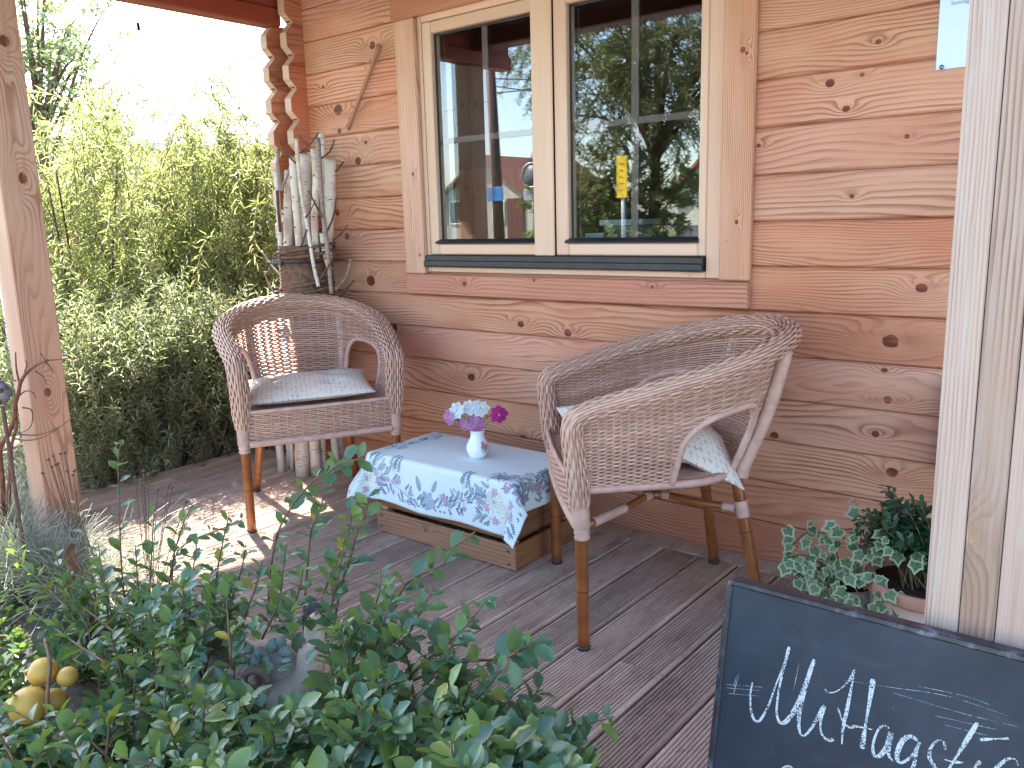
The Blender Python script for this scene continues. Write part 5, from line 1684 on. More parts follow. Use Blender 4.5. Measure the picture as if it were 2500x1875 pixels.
# sprigs that stand clear in the photograph (photo x, y, distance plane y)
SP = [
 ([(298,1075),(288,1125),(291,1199),(293,1299),(298,1398),(310,1520)], -1.36, 17, .046),
 ([(378,1234),(373,1299),(368,1398),(365,1473),(370,1560)], -1.42, 15, .044),
 ([(602,1264),(547,1289),(472,1318),(432,1350),(420,1420),(430,1500)], -1.36, 16, .036),
 ([(885,1120),(835,1130),(805,1150),(765,1174),(719,1228),(680,1297),(660,1400),(655,1500)], -1.36, 24, .046),
 ([(796,1178),(785,1232),(765,1282),(757,1316),(748,1420),(740,1520)], -1.37, 18, .045),
 ([(903,1208),(891,1261),(871,1302),(855,1363),(834,1428),(815,1520)], -1.38, 16, .044),
 ([(1160,1298),(1107,1338),(1078,1379),(1025,1403),(985,1436),(960,1500),(940,1580)], -1.38, 20, .042),
 ([(1188,1464),(1148,1517),(1107,1558),(1066,1591),(1000,1650)], -1.42, 15, .046),
 ([(1310,1566),(1270,1587),(1229,1607),(1107,1620),(1010,1660)], -1.44, 20, .050),
 ([(1500,1749),(1392,1778),(1302,1794),(1209,1810),(1127,1815),(1000,1840)], -1.42, 30, .046),
 ([(1270,1680),(1209,1741),(1148,1770),(1058,1806),(965,1843)], -1.48, 24, .052),
 ([(184,1219),(200,1280),(230,1360),(260,1450)], -1.40, 12, .044),
 ([(70,1380),(120,1420),(200,1480),(300,1560)], -1.50, 18, .046),
 ([(30,1450),(90,1500),(170,1560),(260,1620)], -1.60, 18, .048),
 ([(480,1330),(470,1400),(455,1480),(440,1560)], -1.44, 14, .044),
 ([(560,1420),(540,1480),(520,1560),(500,1640)], -1.46, 14, .046),
 ([(700,1330),(690,1400),(680,1470),(640,1560)], -1.42, 15, .044),
 ([(930,1390),(925,1450),(900,1520),(880,1600)], -1.42, 16, .048),
 ([(1000,1520),(960,1580),(900,1640),(840,1700)], -1.46, 18, .050),
 ([(560,1255),(545,1320),(530,1400),(520,1500)], -1.40, 15, .044), ([(640,1370),(625,1430),(600,1500),(580,1580)], -1.42, 15, .046),
 ([(840,1330),(830,1390),(815,1450),(800,1540)], -1.40, 15, .046), ([(470,1230),(440,1300),(420,1380),(410,1460)], -1.38, 14, .040),
 ([(330,1330),(335,1400),(340,1470),(350,1550)], -1.44, 16, .048), ([(240,1330),(250,1400),(265,1470),(280,1560)], -1.46, 16, .048),
 ([(130,1330),(150,1400),(180,1470),(220,1540)], -1.50, 16, .046), ([(20,1330),(60,1380),(110,1430),(170,1490)], -1.52, 16, .046),
 ([(740,1390),(730,1440),(715,1490),(690,1540)], -1.40, 13, .044), ([(1060,1430),(1030,1490),(1000,1540),(960,1600)], -1.42, 15, .046),
 ([(960,1450),(940,1510),(920,1570),(890,1640)], -1.44, 15, .048), ([(1120,1540),(1090,1600),(1050,1660),(1000,1720)], -1.46, 16, .050),
 ([(1220,1640),(1180,1690),(1120,1740),(1050,1790)], -1.48, 16, .050), ([(420,1450),(425,1500),(430,1560),(440,1630)], -1.48, 15, .050),
 ([(860,1250),(850,1300),(820,1370),(790,1450)], -1.39, 14, .042), ([(600,1330),(590,1390),(570,1450),(560,1530)], -1.41, 14, .044)]
for pts, y, n, L in SP:
    W3 = [aty(a, b, y+.010*i*0) for i, (a, b) in enumerate(pts)]
    qbranch(W3[::-1], n, L)
# body of the shrub: sprays filling its mass from the ground up
MASS_X = [-80, 0, 150, 300, 420, 600, 800, 1000, 1120, 1250, 1400, 1500]
MASS_Y = [1345, 1345, 1400, 1385, 1370, 1440, 1470, 1520, 1600, 1690, 1800, 1875]
cnt = 0
while cnt < 430:
    a = rq.uniform(-80, 1400); top = np.interp(a, MASS_X, MASS_Y); b = top+(1990-top)*rq.random()**.85
    f = (b-top)/(1990-top)
    y = -1.36-.10*rq.random()-.34*f*rq.random()-.12*f
    p = aty(a, b, y)
    if p[2] < GZ+.05: p = atz(a, b, GZ+rq.uniform(.05, .12))
    if 600 < a < 790 and 1540 < b < 1750 and p[1] < -1.30 and rq.random() < .75: continue
    if 20 < a < 200 and 1590 < b < 1790 and rq.random() < .4: continue
    if 690 < a < 760 and 1500 < b < 1545 and rq.random() < .6: continue
    cnt += 1
    h = min(p[2]-GZ, rq.uniform(.12, .24)); dx = rq.uniform(-.10, .10); dy = rq.uniform(-.07, .07)
    q_ = np.array([dx, dy, 0])
    qbranch([p-np.array([0, 0, h])-q_, p-np.array([0, 0, h*.55])-q_*.75, p-np.array([0, 0, h*.15])-q_*.3, p], rq.randrange(11, 17), .052)
for i in range(70):   # low, near foliage along the bottom of the view
    u = rq.random(); pxx = -60+1380*u; pyy = rq.uniform(1740, 1960)
    z = rq.uniform(-.02, .12); p = atz(pxx, pyy, z)
    d = np.array([rq.uniform(-.12, .12), rq.uniform(-.10, .06), rq.uniform(.0, .08)])
    qbranch([p-d*.9-np.array([0, 0, .05]), p, p+d*.8, p+d*1.4+np.array([0, 0, rq.uniform(-.02, .02)])], rq.randrange(9, 14), .054)
# the shrub is open over the clay planter
PP = np.array(qc.P)+QB
cs = (PP-CAM_LOC) @ _ROT; fx = cs[:, 0]/-cs[:, 2]*FPX+1250; fy = 937.5-cs[:, 1]/-cs[:, 2]*FPX
ds = np.linalg.norm(PP-CAM_LOC, axis=1)
hole = (((fx-692)/100)**2+((fy-1640)/92)**2 < 1) & (ds < 2.3)
kp = [i for i in range(len(qc.P)) if not hole[i] or rq.random() < .08]
for nm in ('P', 'D', 'N', 'L', 'W'): setattr(qc, nm, [getattr(qc, nm)[i] for i in kp])
# leaves: the 300 nearest as single leaves, the rest together
PP = np.array(qc.P)+QB
dist = np.linalg.norm(PP-CAM_LOC, axis=1)
cs = (PP-CAM_LOC) @ _ROT; fx = cs[:, 0]/-cs[:, 2]*FPX+1250; fy = 937.5-cs[:, 1]/-cs[:, 2]*FPX
inview = (fx > -30) & (fx < 2530) & (fy > 0) & (fy < 1900)
score = np.array(qc.L)/dist*np.where(inview, 1, 0)*(np.array(qc.N)[:, 2] > 0)
order = np.argsort(-score)
single = set(order[:300].tolist())
def leaf_mesh(bend):
    mb = MB()
    xs_ = [0, .12, .32, .55, .78, .93, 1.0]; ws = [.02, .26, .46, .50, .36, .16, .0]
    vs = []
    for x, w in zip(xs_, ws):
        z = -bend*x*x
        vs += [(x, -w, z+.22*w), (x, 0, z), (x, w, z+.22*w)]
    fs = []
    for i in range(len(xs_)-1):
        for k_ in (0, 1): fs.append((3*i+k_, 3*i+k_+1, 3*i+k_+4, 3*i+k_+3))
    me = bpy.data.meshes.new('leaf'); me.from_pydata(vs, [], fs); finish_mesh(me, q_m, True); return me
LM = [leaf_mesh(b) for b in (.02, .12, .22, -.08)]
rest = Cloud()
for i in range(len(qc.P)):
    if i in single:
        o = bpy.data.objects.new('leaf', LM[i % 4]); link(o, quince); o.location = tuple(qc.P[i]); aim(o, qc.D[i], qc.N[i]); o.scale = (qc.L[i], qc.W[i], qc.L[i])
    else: rest.add(qc.P[i], qc.D[i], qc.N[i], qc.L[i], qc.W[i])
rest.build('leaves', q_m, quince, T_OVATE)
mb = MB()
for P, r0, r1 in qtw:
    cs = (P+QB-CAM_LOC) @ _ROT; fx = cs[:, 0]/-cs[:, 2]*FPX+1250; fy = 937.5-cs[:, 1]/-cs[:, 2]*FPX
    if np.mean((((fx-692)/95)**2+((fy-1640)/95)**2 < 1) & (np.linalg.norm(P+QB-CAM_LOC, axis=1) < 2.3)) > .12: continue
    mb.tube(P, np.linspace(r0, r1, len(P)), 5)
_b = obj('branch', mb, br_m, quince, True); _b['kind'] = 'stuff'
# yellow quinces
fr_m = plain('quince_fruit', (.50, .30, .05), .45, .4, .12, 14., .1)
for i, (a, b, z, r_) in enumerate(((70, 1722, .02, .043), (105, 1640, .06, .034), (130, 1715, -.02, .034), (165, 1652, .05, .024))):
    p = atz(a, b, z)-QB
    mb = MB(); mb.ellipsoid((0, 0, 0), (r_, r_*.97, r_*.92), 20, 14)
    for v_ in range(len(mb.v)):
        x, y, z_ = mb.v[v_]; k_ = 1-.16*math.exp(-((x+.6*r_)**2+(y+.75*r_)**2)/(r_*r_*.06)); mb.v[v_] = (x*k_, y*k_, z_)
    o = obj('fruit', mb, fr_m, quince, True); o.location = tuple(p)
    mb = MB(); mb.ellipsoid((-.42*r_+.02*r_, -.86*r_, .1*r_), (r_*.13, r_*.1, r_*.16), 8, 6); obj('calyx', mb, M['twig'], o, True)
# bare stem by the fruit
mb = MB(); mb.tube(bez([atz(118, 1790, .0)-QB, atz(116, 1700, .06)-QB, atz(122, 1620, .10)-QB, atz(110, 1560, .13)-QB], 6), .0042, 8); obj('branch', mb, br_m, quince, True)

# ---------------------------------------------------------------- dark pot plants by the right post
dk_m = leafmat('dark_potplant_leaf', [(0, (.02, .06, .028)), (.5, (.03, .085, .038)), (1, (.045, .11, .045))], .35, .15, .5, (.06, .16, .04))
mt_m = leafmat('mint_leaf', [(0, (.03, .075, .03)), (.5, (.045, .10, .04)), (1, (.07, .13, .05))], .55, .2, .3, (.08, .18, .05))
def potplant(label, cx, cy, z0, pts, mat, L, W, n, nl, name='pot_plant'):
    o = thing(name, label, 'pot plant', (cx, cy, z0)); B = np.array([cx, cy, z0]); cl = Cloud(); tw = []
    r = random.Random(len(label))
    for i in range(n):
        a, b, y = r.choice(pts); e = aty(a+r.uniform(-26, 26), b+r.uniform(-16, 16), y+r.uniform(-.06, .06))-B
        s_ = np.array([r.uniform(-.05, .05), r.uniform(-.05, .05), 0]); P = bez([s_, s_*.4+e*.6*np.array([.8, .8, 1]), e], 5); tw.append(P)
        sprig(cl, P, nl, L, W, .9, r, .8, .35)
    cl.build('leaves', mat, o, T_OVATE)
    V, F, T = strands_to_mesh(tw, [np.tile([.2, .3, .9], (len(p), 1)) for p in tw], .0016, 1., 3); obj_np('stem', V, F, twg_m, o, True, T)
    return o
dkp = [(2195,1225,-.38),(2225,1240,-.36),(2250,1235,-.36),(2175,1265,-.40),(2220,1285,-.42),(2255,1290,-.38),(2190,1320,-.44),(2235,1335,-.42),(2150,1300,-.42),(2260,1350,-.36)]
potplant('dark green leathery-leaved plant in the terracotta pot, half behind the post', px_, py_, PH-.02, dkp, dk_m, .036, .014, 46, 15)
mtp = [(2155,1200,-.36),(2130,1235,-.38),(2110,1260,-.40),(2165,1230,-.36),(2090,1275,-.40),(2140,1280,-.41),(2100,1310,-.42),(2180,1250,-.34)]
mp = potplant('small-leaved bushy plant with withered flower heads left of the dark one in the pot', px_, py_, PH-.02, mtp, mt_m, .022, .010, 46, 15)
wf_m = plain('withered_flower', (.33, .22, .15), .9, .1, .3, 60.)
for a, b, y in ((2084, 1224, -.41), (2115, 1262, -.43), (2113, 1290, -.44)):
    p = aty(a, b, y)-np.array([px_, py_, PH-.02]); mb = MB(); r = random.Random(a)
    for i in range(14):
        d = nrm(np.array([r.uniform(-1, 1), r.uniform(-1, .3), r.uniform(-.6, 1)])); mb.tube([p, p+d*.008, p+d*.015+np.array([0, 0, -.003])], [.0012, .0016, .0005], 4)
    obj('withered_head', mb, wf_m, mp)

# ---------------------------------------------------------------- grasses and dry stems by the left post
gr_m = leafmat('silver_grass_blade', [(0, (.50, .50, .38)), (.5, (.60, .59, .48)), (1, (.38, .42, .30))], .5, .3, .4, (.5, .5, .36))
gg_m = leafmat('grey_grass_blade', [(0, (.31, .33, .27)), (.5, (.41, .42, .34)), (1, (.25, .29, .21))], .6, .25, .3, (.25, .28, .18))
def tuft(label, base, n, length, mat, seed, spread=1.0, lean_=(0, 0), wid=.0014):
    r = random.Random(seed); o = thing('grass_tuft', label, 'grass', base, 0, 'grass tufts by the left post'); paths = []; norms = []
    for i in range(n):
        a = r.uniform(0, 6.283); s_ = r.uniform(.2, 1.0)*spread; l = length*r.uniform(.5, 1.1)
        d = np.array([math.cos(a), math.sin(a), 0]); d = d*s_+np.array([lean_[0], lean_[1], 0])
        p0 = np.array([r.uniform(-.05, .05), r.uniform(-.05, .05), 0]); t = np.linspace(0, 1, 8)[:, None]
        P = p0+d*l*(t**1.5)*.9+np.array([0, 0, 1])*l*(t*1.0-.62*s_*t**2.6)
        paths.append(P); norms.append(np.tile(np.cross(d, [0, 0, 1])+np.array([.01, .01, .3]), (8, 1)))
    V, F, T = strands_to_mesh(paths, norms, wid, .45, 3)
    k_ = obj_np('blades', V, F, mat, o, True, T); k_['kind'] = 'stuff'
    return o
def ground_at(a, b): return tuple(atz(a, b, GZ))
tuft('sunlit silvery grass tuft with long arching blades at the deck corner', tuple(aty(290, 1430, -1.26)*np.array([1, 1, 0])+np.array([0, 0, GZ])), 170, .44, gr_m, 1, .95, (.35, .25), .0011)
tuft('low sunlit silvery grass tuft nearer the shrub', tuple(aty(220, 1500, -1.34)*np.array([1, 1, 0])+np.array([0, 0, GZ])), 300, .30, gr_m, 2, 1.0, (.2, .1))
tuft('grey grass tuft at the foot of the left post', tuple(aty(150, 1420, -1.34)*np.array([1, 1, 0])+np.array([0, 0, GZ])), 520, .36, gg_m, 3, 1.0)
tuft('grey grass tuft at the left edge, in front of the post', tuple(aty(40, 1420, -1.40)*np.array([1, 1, 0])+np.array([0, 0, GZ])), 520, .40, gg_m, 4, 1.0)
tuft('pale dry grass tuft left of the post', tuple(aty(30, 1300, -1.25)*np.array([1, 1, 0])+np.array([0, 0, GZ])), 380, .42, gr_m, 6, .8)
# dry seed-head stems
def seed_stems(label, base, heads, seed):
    o = thing('dry_flower_stems', label, 'dry flowers', base); B = np.array(base); mb = MB(); hb = MB(); r = random.Random(seed)
    for a, b, y in heads:
        e = aty(a, b, y)-B; P = bez([np.array([r.uniform(-.03, .03), r.uniform(-.03, .03), 0]), e*np.array([.45, .45, .5]), e], 6)
        mb.tube(P, .0012, 5); hb.ellipsoid(e, (.0055, .0055, .0042), 8, 5)
    obj('stem', mb, M['twig'], o, True); obj('seed_head', hb, M['twig'], o, True)
    return o
seed_stems('dark dried flower heads on thin stems in front of the left post', tuple(aty(215, 1420, -1.27)*np.array([1, 1, 0])+np.array([0, 0, GZ])),
           [(148,1108,-1.24),(158,1106,-1.26),(130,1113,-1.25),(118,1122,-1.27),(136,1135,-1.26),(142,1132,-1.25),(164,1150,-1.28),(181,1150,-1.24),(178,1160,-1.25),(185,1147,-1.26),(104,1155,-1.3),(127,1140,-1.22)], 2)
seed_stems('dried flower heads on thin stems among the silvery grass', tuple(aty(360, 1440, -1.22)*np.array([1, 1, 0])+np.array([0, 0, GZ])),
           [(350,1150,-1.2),(362,1158,-1.22),(345,1172,-1.18),(385,1195,-1.2),(412,1186,-1.2),(420,1190,-1.22),(455,1225,-1.2),(470,1238,-1.22),(355,1180,-1.2),(330,1165,-1.2)], 3)
# bare climber on the left post
vine = thing('bare_vine', 'bare reddish climber stem winding up beside the left porch post', 'climber', tuple(aty(20, 1300, -1.26)*np.array([1, 1, 0])+np.array([0, 0, GZ])))
VB = np.array(vine.location); vmt = plain('vine_bark', (.13, .055, .038), .8, .2, .35, 40., .4)
def vpath(name, pts, r0, r1, y=-1.28):
    P = bez([aty(a, b, y+.008*math.sin(i*2.1))-VB for i, (a, b) in enumerate(pts)], 6); mb = MB(); mb.tube(P, np.linspace(r0, r1, len(P)), 7); obj(name, mb, vmt, vine, True)
vpath('main_stem', [(5, 1330), (8, 1200), (0, 1100), (20, 1060), (35, 1020), (38, 985), (45, 960), (50, 935), (65, 910), (90, 890), (115, 880)], .010, .0045)
vpath('main_stem', [(15, 1320), (25, 1150), (28, 1090), (40, 1040), (36, 990), (48, 950), (40, 900), (38, 860)], .008, .002, -1.27)
for pts in ([(115, 880), (150, 877), (190, 873), (222, 872)], [(110, 882), (104, 870), (98, 861)], [(112, 884), (122, 896), (130, 912)], [(85, 905), (105, 920), (114, 938)],
            [(48, 965), (62, 955), (80, 958), (88, 972)], [(55, 995), (75, 1000), (80, 1020), (72, 1045), (45, 1060)], [(40, 1060), (90, 1062), (140, 1045), (178, 1018)],
            [(30, 1070), (70, 1075), (110, 1065), (150, 1040)], [(38, 930), (20, 925), (5, 930)], [(60, 910), (66, 890), (62, 880)], [(30, 1080), (10, 1100), (-10, 1110)]):
    vpath('side_twig', pts, .0030, .0012, -1.245 if pts[0][0] < 100 else -1.2)
# dry curled leaf / husk in the grass
mb = MB()
hc = aty(178, 1382, -1.38)
def husk(a, b):
    x = (a-.5)*.05*math.sin(math.pi*min(1, .15+.8*b)); z = (b-.5)*.13; return (x+.014*math.sin(b*5), .02*math.cos((a-.5)*5)*.6+.01*math.sin(b*6), z+.004*math.sin(a*14))
mb.grid(husk, 8, 14)
hk = obj('dry_leaf', mb, plain('dry_brown_leaf', (.22, .115, .075), .9, .1, .35, 25., .4), None, True); hk.location = tuple(hc); hk.rotation_euler = (R_(-12), R_(14), R_(25))
s_ = hk.modifiers.new('thickness', 'SOLIDIFY'); s_.thickness = .0014
tag(hk, 'large curled dry brown leaf caught in the grass', 'dry leaf')

# ---------------------------------------------------------------- clay snail-shell planter with houseleeks
clay = plain('cracked_clay', (.58, .465, .39), .92, .15, .18, 22., .35); clay_d = plain('dark_clay', (.24, .165, .13), .9, .15, .2, 22., .3)
sc_ = atz(692, 1668, -.03)
sn = thing('clay_planter', 'cracked clay planter shaped like a snail shell, lying under the quince shrub', 'planter', (sc_[0]+.06, sc_[1]-.07, -.015), R_(38.8))
sn.scale = (1.22, 1.22, 1.22)
stp = MB(); stp.lathe([(.085, GZ), (.078, GZ+.03), (.074, -.017), (.0, -.016)], 20, (sn.location[0], sn.location[1], 0)); tag(obj('wood_stump', stp, M['bark_grey'], None, True), 'short grey wood stump under the clay snail planter', 'stump')
# local: x right in view, y away from viewer, z up
th_ = np.linspace(R_(188), R_(372), 34)
cres = np.stack([.078*np.cos(th_), np.full(34, -.012), .080+.066*np.sin(th_)], 1)
cres = np.vstack([cres, [(.088, -.006, .100), (.090, .002, .116)]])
mb = MB(); rad_ = np.concatenate([np.interp(np.linspace(0, 1, 34), [0, .12, .45, .75, 1], [.006, .018, .034, .033, .026]), [.024, .020]])
mb.tube(cres, rad_, 14, True, .9); obj('shell_wall', mb, clay, sn, True)
mb = MB(); mb.ellipsoid((0.0, .020, .058), (.074, .040, .052), 20, 12); obj('bowl', mb, clay, sn, True)
mb = MB(); sp = [((.028-.0033*t)*math.cos(t)-.018, -.046+.001*t, (.028-.0033*t)*math.sin(t)+.062) for t in np.linspace(0, 7.4, 60)]
mb.tube(sp, np.linspace(.0080, .0045, 60), 9); obj('spiral_coil', mb, clay_d, sn, True)
mb = MB(); mb.ellipsoid((.086, .004, .130), (.020, .015, .042), 14, 10, Matrix.Rotation(R_(8), 3, 'Y')); obj('upright_lobe', mb, clay, sn, True)
mb = MB(); mb.ellipsoid((.082, .030, .138), (.026, .010, .042), 14, 10); obj('back_shard', mb, plain('slate_shard', (.06, .06, .07), .6, .4, .3, 20.), sn, True)
hl_m = leafmat('houseleek_leaf', [(0, (.28, .36, .34)), (.5, (.36, .44, .42)), (1, (.22, .30, .27))], .6, .1, .3, (.2, .3, .25))
hl = thing('houseleek_cluster', 'grey-green houseleek rosettes growing in the clay snail planter', 'succulent', tuple(sn.location), R_(38.8)); hl.scale = (1.22, 1.22, 1.22)
r = random.Random(8)
for x, z, s_ in ((-.045, .098, .017), (-.022, .088, .016), (.010, .110, .014), (.028, .092, .013), (.020, .128, .014), (-.008, .112, .012), (.040, .112, .014), (.012, .082, .010), (.035, .134, .012), (-.030, .112, .012), (.002, .096, .010), (.045, .095, .012)):
    mb = MB()
    for ring in range(4):
        for i in range(8):
            a = 2*math.pi*(i+.5*ring)/8; el = .25+ring*.36
            d = np.array([math.cos(a)*math.cos(el), math.sin(a)*math.cos(el), math.sin(el)])
            mb.ellipsoid(d*s_*.62, (s_*.34, s_*.26, s_*.30), 6, 5)
    o = obj('rosette', mb, hl_m, hl, True); o.location = (x, -.022+r.uniform(-.012, .012), z); o.rotation_euler = (R_(50+r.uniform(-15, 15)), r.uniform(-.3, .3), 0)
# ---------------------------------------------------------------- inside the window
orange = wood('orange_cupboard_door', 'z', (.42, .15, .045), (.36, .115, .03), (.24, .07, .02), F=60, nknots=0, rough=.35)
a0, a1 = aty(1120, 430, .42), aty(1195, 600, .42)
cup = thing('cupboard', 'orange-brown wooden cupboard standing inside behind the left window sash', 'cupboard', ((a0[0]+a1[0])/2, .42, -.05))
hw = (a1[0]-a0[0])/2
mb = MB(); mb.box(-hw, hw, .012, .5, 0, 1.33, .004); obj('carcass', mb, orange, cup)
for s_ in (-1, 1):
    mb = MB(); mb.box(min(0, s_*hw)+.003, max(0, s_*hw)-.003, -.008, .011, .06, 1.32, .004); d_ = obj('door', mb, orange, cup)
    mb = MB(); mb.ellipsoid((s_*-.03+s_*.06, -.018, .75), (.010, .010, .010), 8, 6); obj('knob', mb, M['black'], d_, True)
white_m = plain('white_net_curtain', (.62, .65, .68), .9, .1, .06, 12.)
b0, b1 = aty(1070, 300, .10), aty(1128, 590, .10)
mb = MB(); mb.grid(lambda a, b: (b0[0]-.03+(b1[0]-b0[0])*.85*a, .10+.012*math.sin(a*34)+.004*math.sin(b*9), .90+(1.62-.90)*b), 60, 12)
cu_ = obj('net_curtain', mb, white_m, None, True); tag(cu_, 'white net curtain hanging inside at the left edge of the window', 'curtain')
so = cu_.modifiers.new('thickness', 'SOLIDIFY'); so.thickness = .002
mb = MB(); mb.box(-2.33, -1.14, .075, .30, .925, .945, .004)
tag(obj('inner_sill', mb, M['frame_h']), 'light wooden inner window sill carrying the books', 'window sill')
bk = [(1490, 1592, 515, 528, (.40, .42, .40)), (1500, 1570, 528, 560, (.12, .13, .06)), (1496, 1590, 560, 572, (.35, .40, .44)), (1505, 1585, 572, 583, (.20, .17, .12)), (1415, 1478, 558, 570, (.42, .46, .50)), (1420, 1520, 570, 584, (.30, .36, .42)), (1455, 1500, 548, 558, (.50, .52, .54))]
lab = ['pale book on top of the taller stack behind the right pane', 'thick olive book in the taller stack behind the right pane', 'blue-grey book in the taller stack behind the right pane', 'brown book at the bottom of the taller stack behind the right pane',
       'light blue book in the lower stack behind the right pane', 'blue-grey book at the bottom of the lower stack behind the right pane', 'small white book on top of the lower stack behind the right pane']
zs = {0: 1, 1: 1, 2: 1, 3: 1, 4: 0, 5: 0, 6: 0}
order_ = [3, 2, 1, 0]; 
def book(i, zb_):
    a, b, c, d, col = bk[i]
    p, q = aty(a, c, .17), aty(b, d, .17); th = max(.014, (aty(a, c, .17)[2]-aty(a, d, .17)[2]))
    o = thing('book', lab[i], 'book', ((p[0]+q[0])/2, .17, zb_), 0, 'books on the window sill'); w = abs(q[0]-p[0])/2
    mb = MB(); mb.box(-w, w, -.07, .07, 0, .0025); mb.box(-w, w, -.07, .07, th-.0025, th); mb.box(-w, w, -.07, -.067, .0025, th-.0025); obj('cover', mb, plain('cover_%d' % i, col, .5, .4, .1, 20.), o)
    mb = MB(); mb.box(-w+.003, w-.003, -.0665, .066, .0027, th-.0027); obj('pages', mb, plain('pages_%d' % i, (.5, .47, .40), .9, .1, .1, 80.), o)
    return zb_+th+.0005
z_ = .9455
for i in (3, 2, 1, 0): z_ = book(i, z_)
z_ = .9455
for i in (5, 4, 6): z_ = book(i, z_)

# ---------------------------------------------------------------- what lies left of the porch
far_leaf = leafmat('far_tree_leaf', [(0, (.16, .22, .11)), (.5, (.21, .27, .14)), (1, (.12, .18, .10))], .6, .45, .2, (.3, .38, .14))
dusk_leaf = leafmat('big_willow_leaf', [(0, (.11, .15, .05)), (.5, (.16, .19, .07)), (.85, (.22, .21, .08)), (1, (.09, .13, .05))], .55, .3, .3, (.2, .24, .05))
def tree(label, base, trunk_h, crown_c, crown_r, n, L, W, mat, seed, tmpl=T_OVATE, per=26, r0=.16, group='trees round the house', ln=.9, droop=0.0):
    r = random.Random(seed); o = thing('tree', label, 'tree', base, 0, group); B = np.array(base, float); C_ = np.array(crown_c)-B
    mb = MB(); mb.tube(bez([(0, 0, -.1), (r.uniform(-.1, .1), 0, trunk_h*.5), (C_[0]*.5, C_[1]*.5, trunk_h), (C_[0], C_[1], C_[2])], 6), np.linspace(r0, r0*.35, 19), 10)
    obj('trunk', mb, M['twig'], o, True)
    cl = Cloud(); lim = MB(); tw = []
    ends = []
    for i in range(26):
        d = nrm(np.array([r.gauss(0, 1), r.gauss(0, 1), r.gauss(.25, .8)])); e = C_+d*np.array(crown_r)*r.uniform(.55, .9)
        s_ = np.array([C_[0]*.5, C_[1]*.5, trunk_h*r.uniform(.75, 1.3)])
        P = bez([s_, s_*.45+e*.55+np.array([0, 0, .25]), e], 6); lim.tube(P, np.linspace(r0*.32, r0*.06, len(P)), 6); ends.append(P)
    obj('limb', lim, M['twig'], o, True)
    for i in range(n):
        P = r.choice(ends); p = P[r.randrange(4, len(P))]; d = nrm(np.array([r.gauss(0, 1), r.gauss(0, 1), r.gauss(0, .8)]))
        p = p+d*r.random()**.5*np.array(crown_r)*.33; l = r.uniform(.5, 1.)*ln; d2 = nrm(d+np.array([0, 0, .2]))
        Q = bez([p, p+d2*l*.45, p+d2*l*.85+np.array([0, 0, -droop*l])], 4); tw.append(Q); sprig(cl, Q, per, L, W, .8, r, .5, .0, droop*.5)
    cl.build('crown', mat, o, tmpl)
    V, F, T = strands_to_mesh(tw, [np.tile([.2, .3, .9], (len(p_), 1)) for p_ in tw], .006, 1., 3); k_ = obj_np('twig', V, F, M['twig'], o, True, T); k_['kind'] = 'stuff'
    return o
def atx(a, b, x): return at(a, b, 0, x)
c1 = atx(70, 90, -13.); tree('tall green tree rising behind the left porch post', (c1[0], c1[1], GZ), 2.2, tuple(c1), (1.5, 1.3, 1.6), 170, .12, .05, far_leaf, 3, T_OVATE, 18, .10)
c2 = atx(215, 190, -15.); tree('small thin tree showing above the willow hedge', (c2[0], c2[1], GZ), 1.4, tuple(c2-np.array([0, 0, .4])), (1.0, .9, .75), 90, .10, .045, far_leaf, 4, T_OVATE, 16, .09)
# timber fence
fm_ = wood('brown_fence_rail', 'y', (.36, .20, .11), (.30, .15, .08), (.18, .09, .05), F=70, nknots=0)
f0 = atx(130, 470, -6.2)
fence = thing('rail_fence', 'brown timber rail fence seen through the hedge beside the left post', 'fence', (-6.2, f0[1], GZ))
for z_, h_ in ((f0[2]+.03, .055), (f0[2]-.07, .05), (f0[2]-.22, .055), (f0[2]-.62, .06)):
    mb = MB(); mb.box(-.02, .02, -1.2, 3.6, z_-GZ, z_-GZ+h_, .004); obj('rail', mb, fm_, fence)
for i in range(5):
    mb = MB(); mb.box(.021, .10, -1.1+i*1.1, -1.02+i*1.1, 0, f0[2]-GZ+.14, .005); obj('post', mb, fm_, fence)
# pale garage / outbuilding behind
w0 = atx(150, 345, -17.); pale = plain('white_render', (.74, .72, .68), .9, .1, .06, 2.)
out = thing('white_outbuilding', 'white rendered outbuilding blown out by the sun behind the hedge', 'building', (-19., 3.2, GZ))
wall_h = w0[2]-GZ
mb = MB(); mb.box(-2.0, 2.0, -5.2, 7.0, 0, wall_h-.12); obj('wall', mb, pale, out)
mb = MB(); mb.prism([(-5.5, wall_h-.12), (7.3, wall_h-.12), (7.3, wall_h+.05), (-5.5, wall_h+.05)], 0, -2.3, 2.3); obj('roof', mb, plain('grey_roof', (.45, .45, .46), .8, .2, .1, 3.), out)
for y_ in (-3.6, -.6, 2.4):
    mb = MB(); mb.box(2.001, 2.03, y_, y_+1.1, 1.0, 1.9); wn = obj('window', mb, pale, out); mb = MB(); mb.box(2.031, 2.035, y_+.07, y_+1.03, 1.07, 1.83); obj('pane', mb, plain('dark_pane', (.05, .06, .08), .1, .5, .1, 3.), wn)
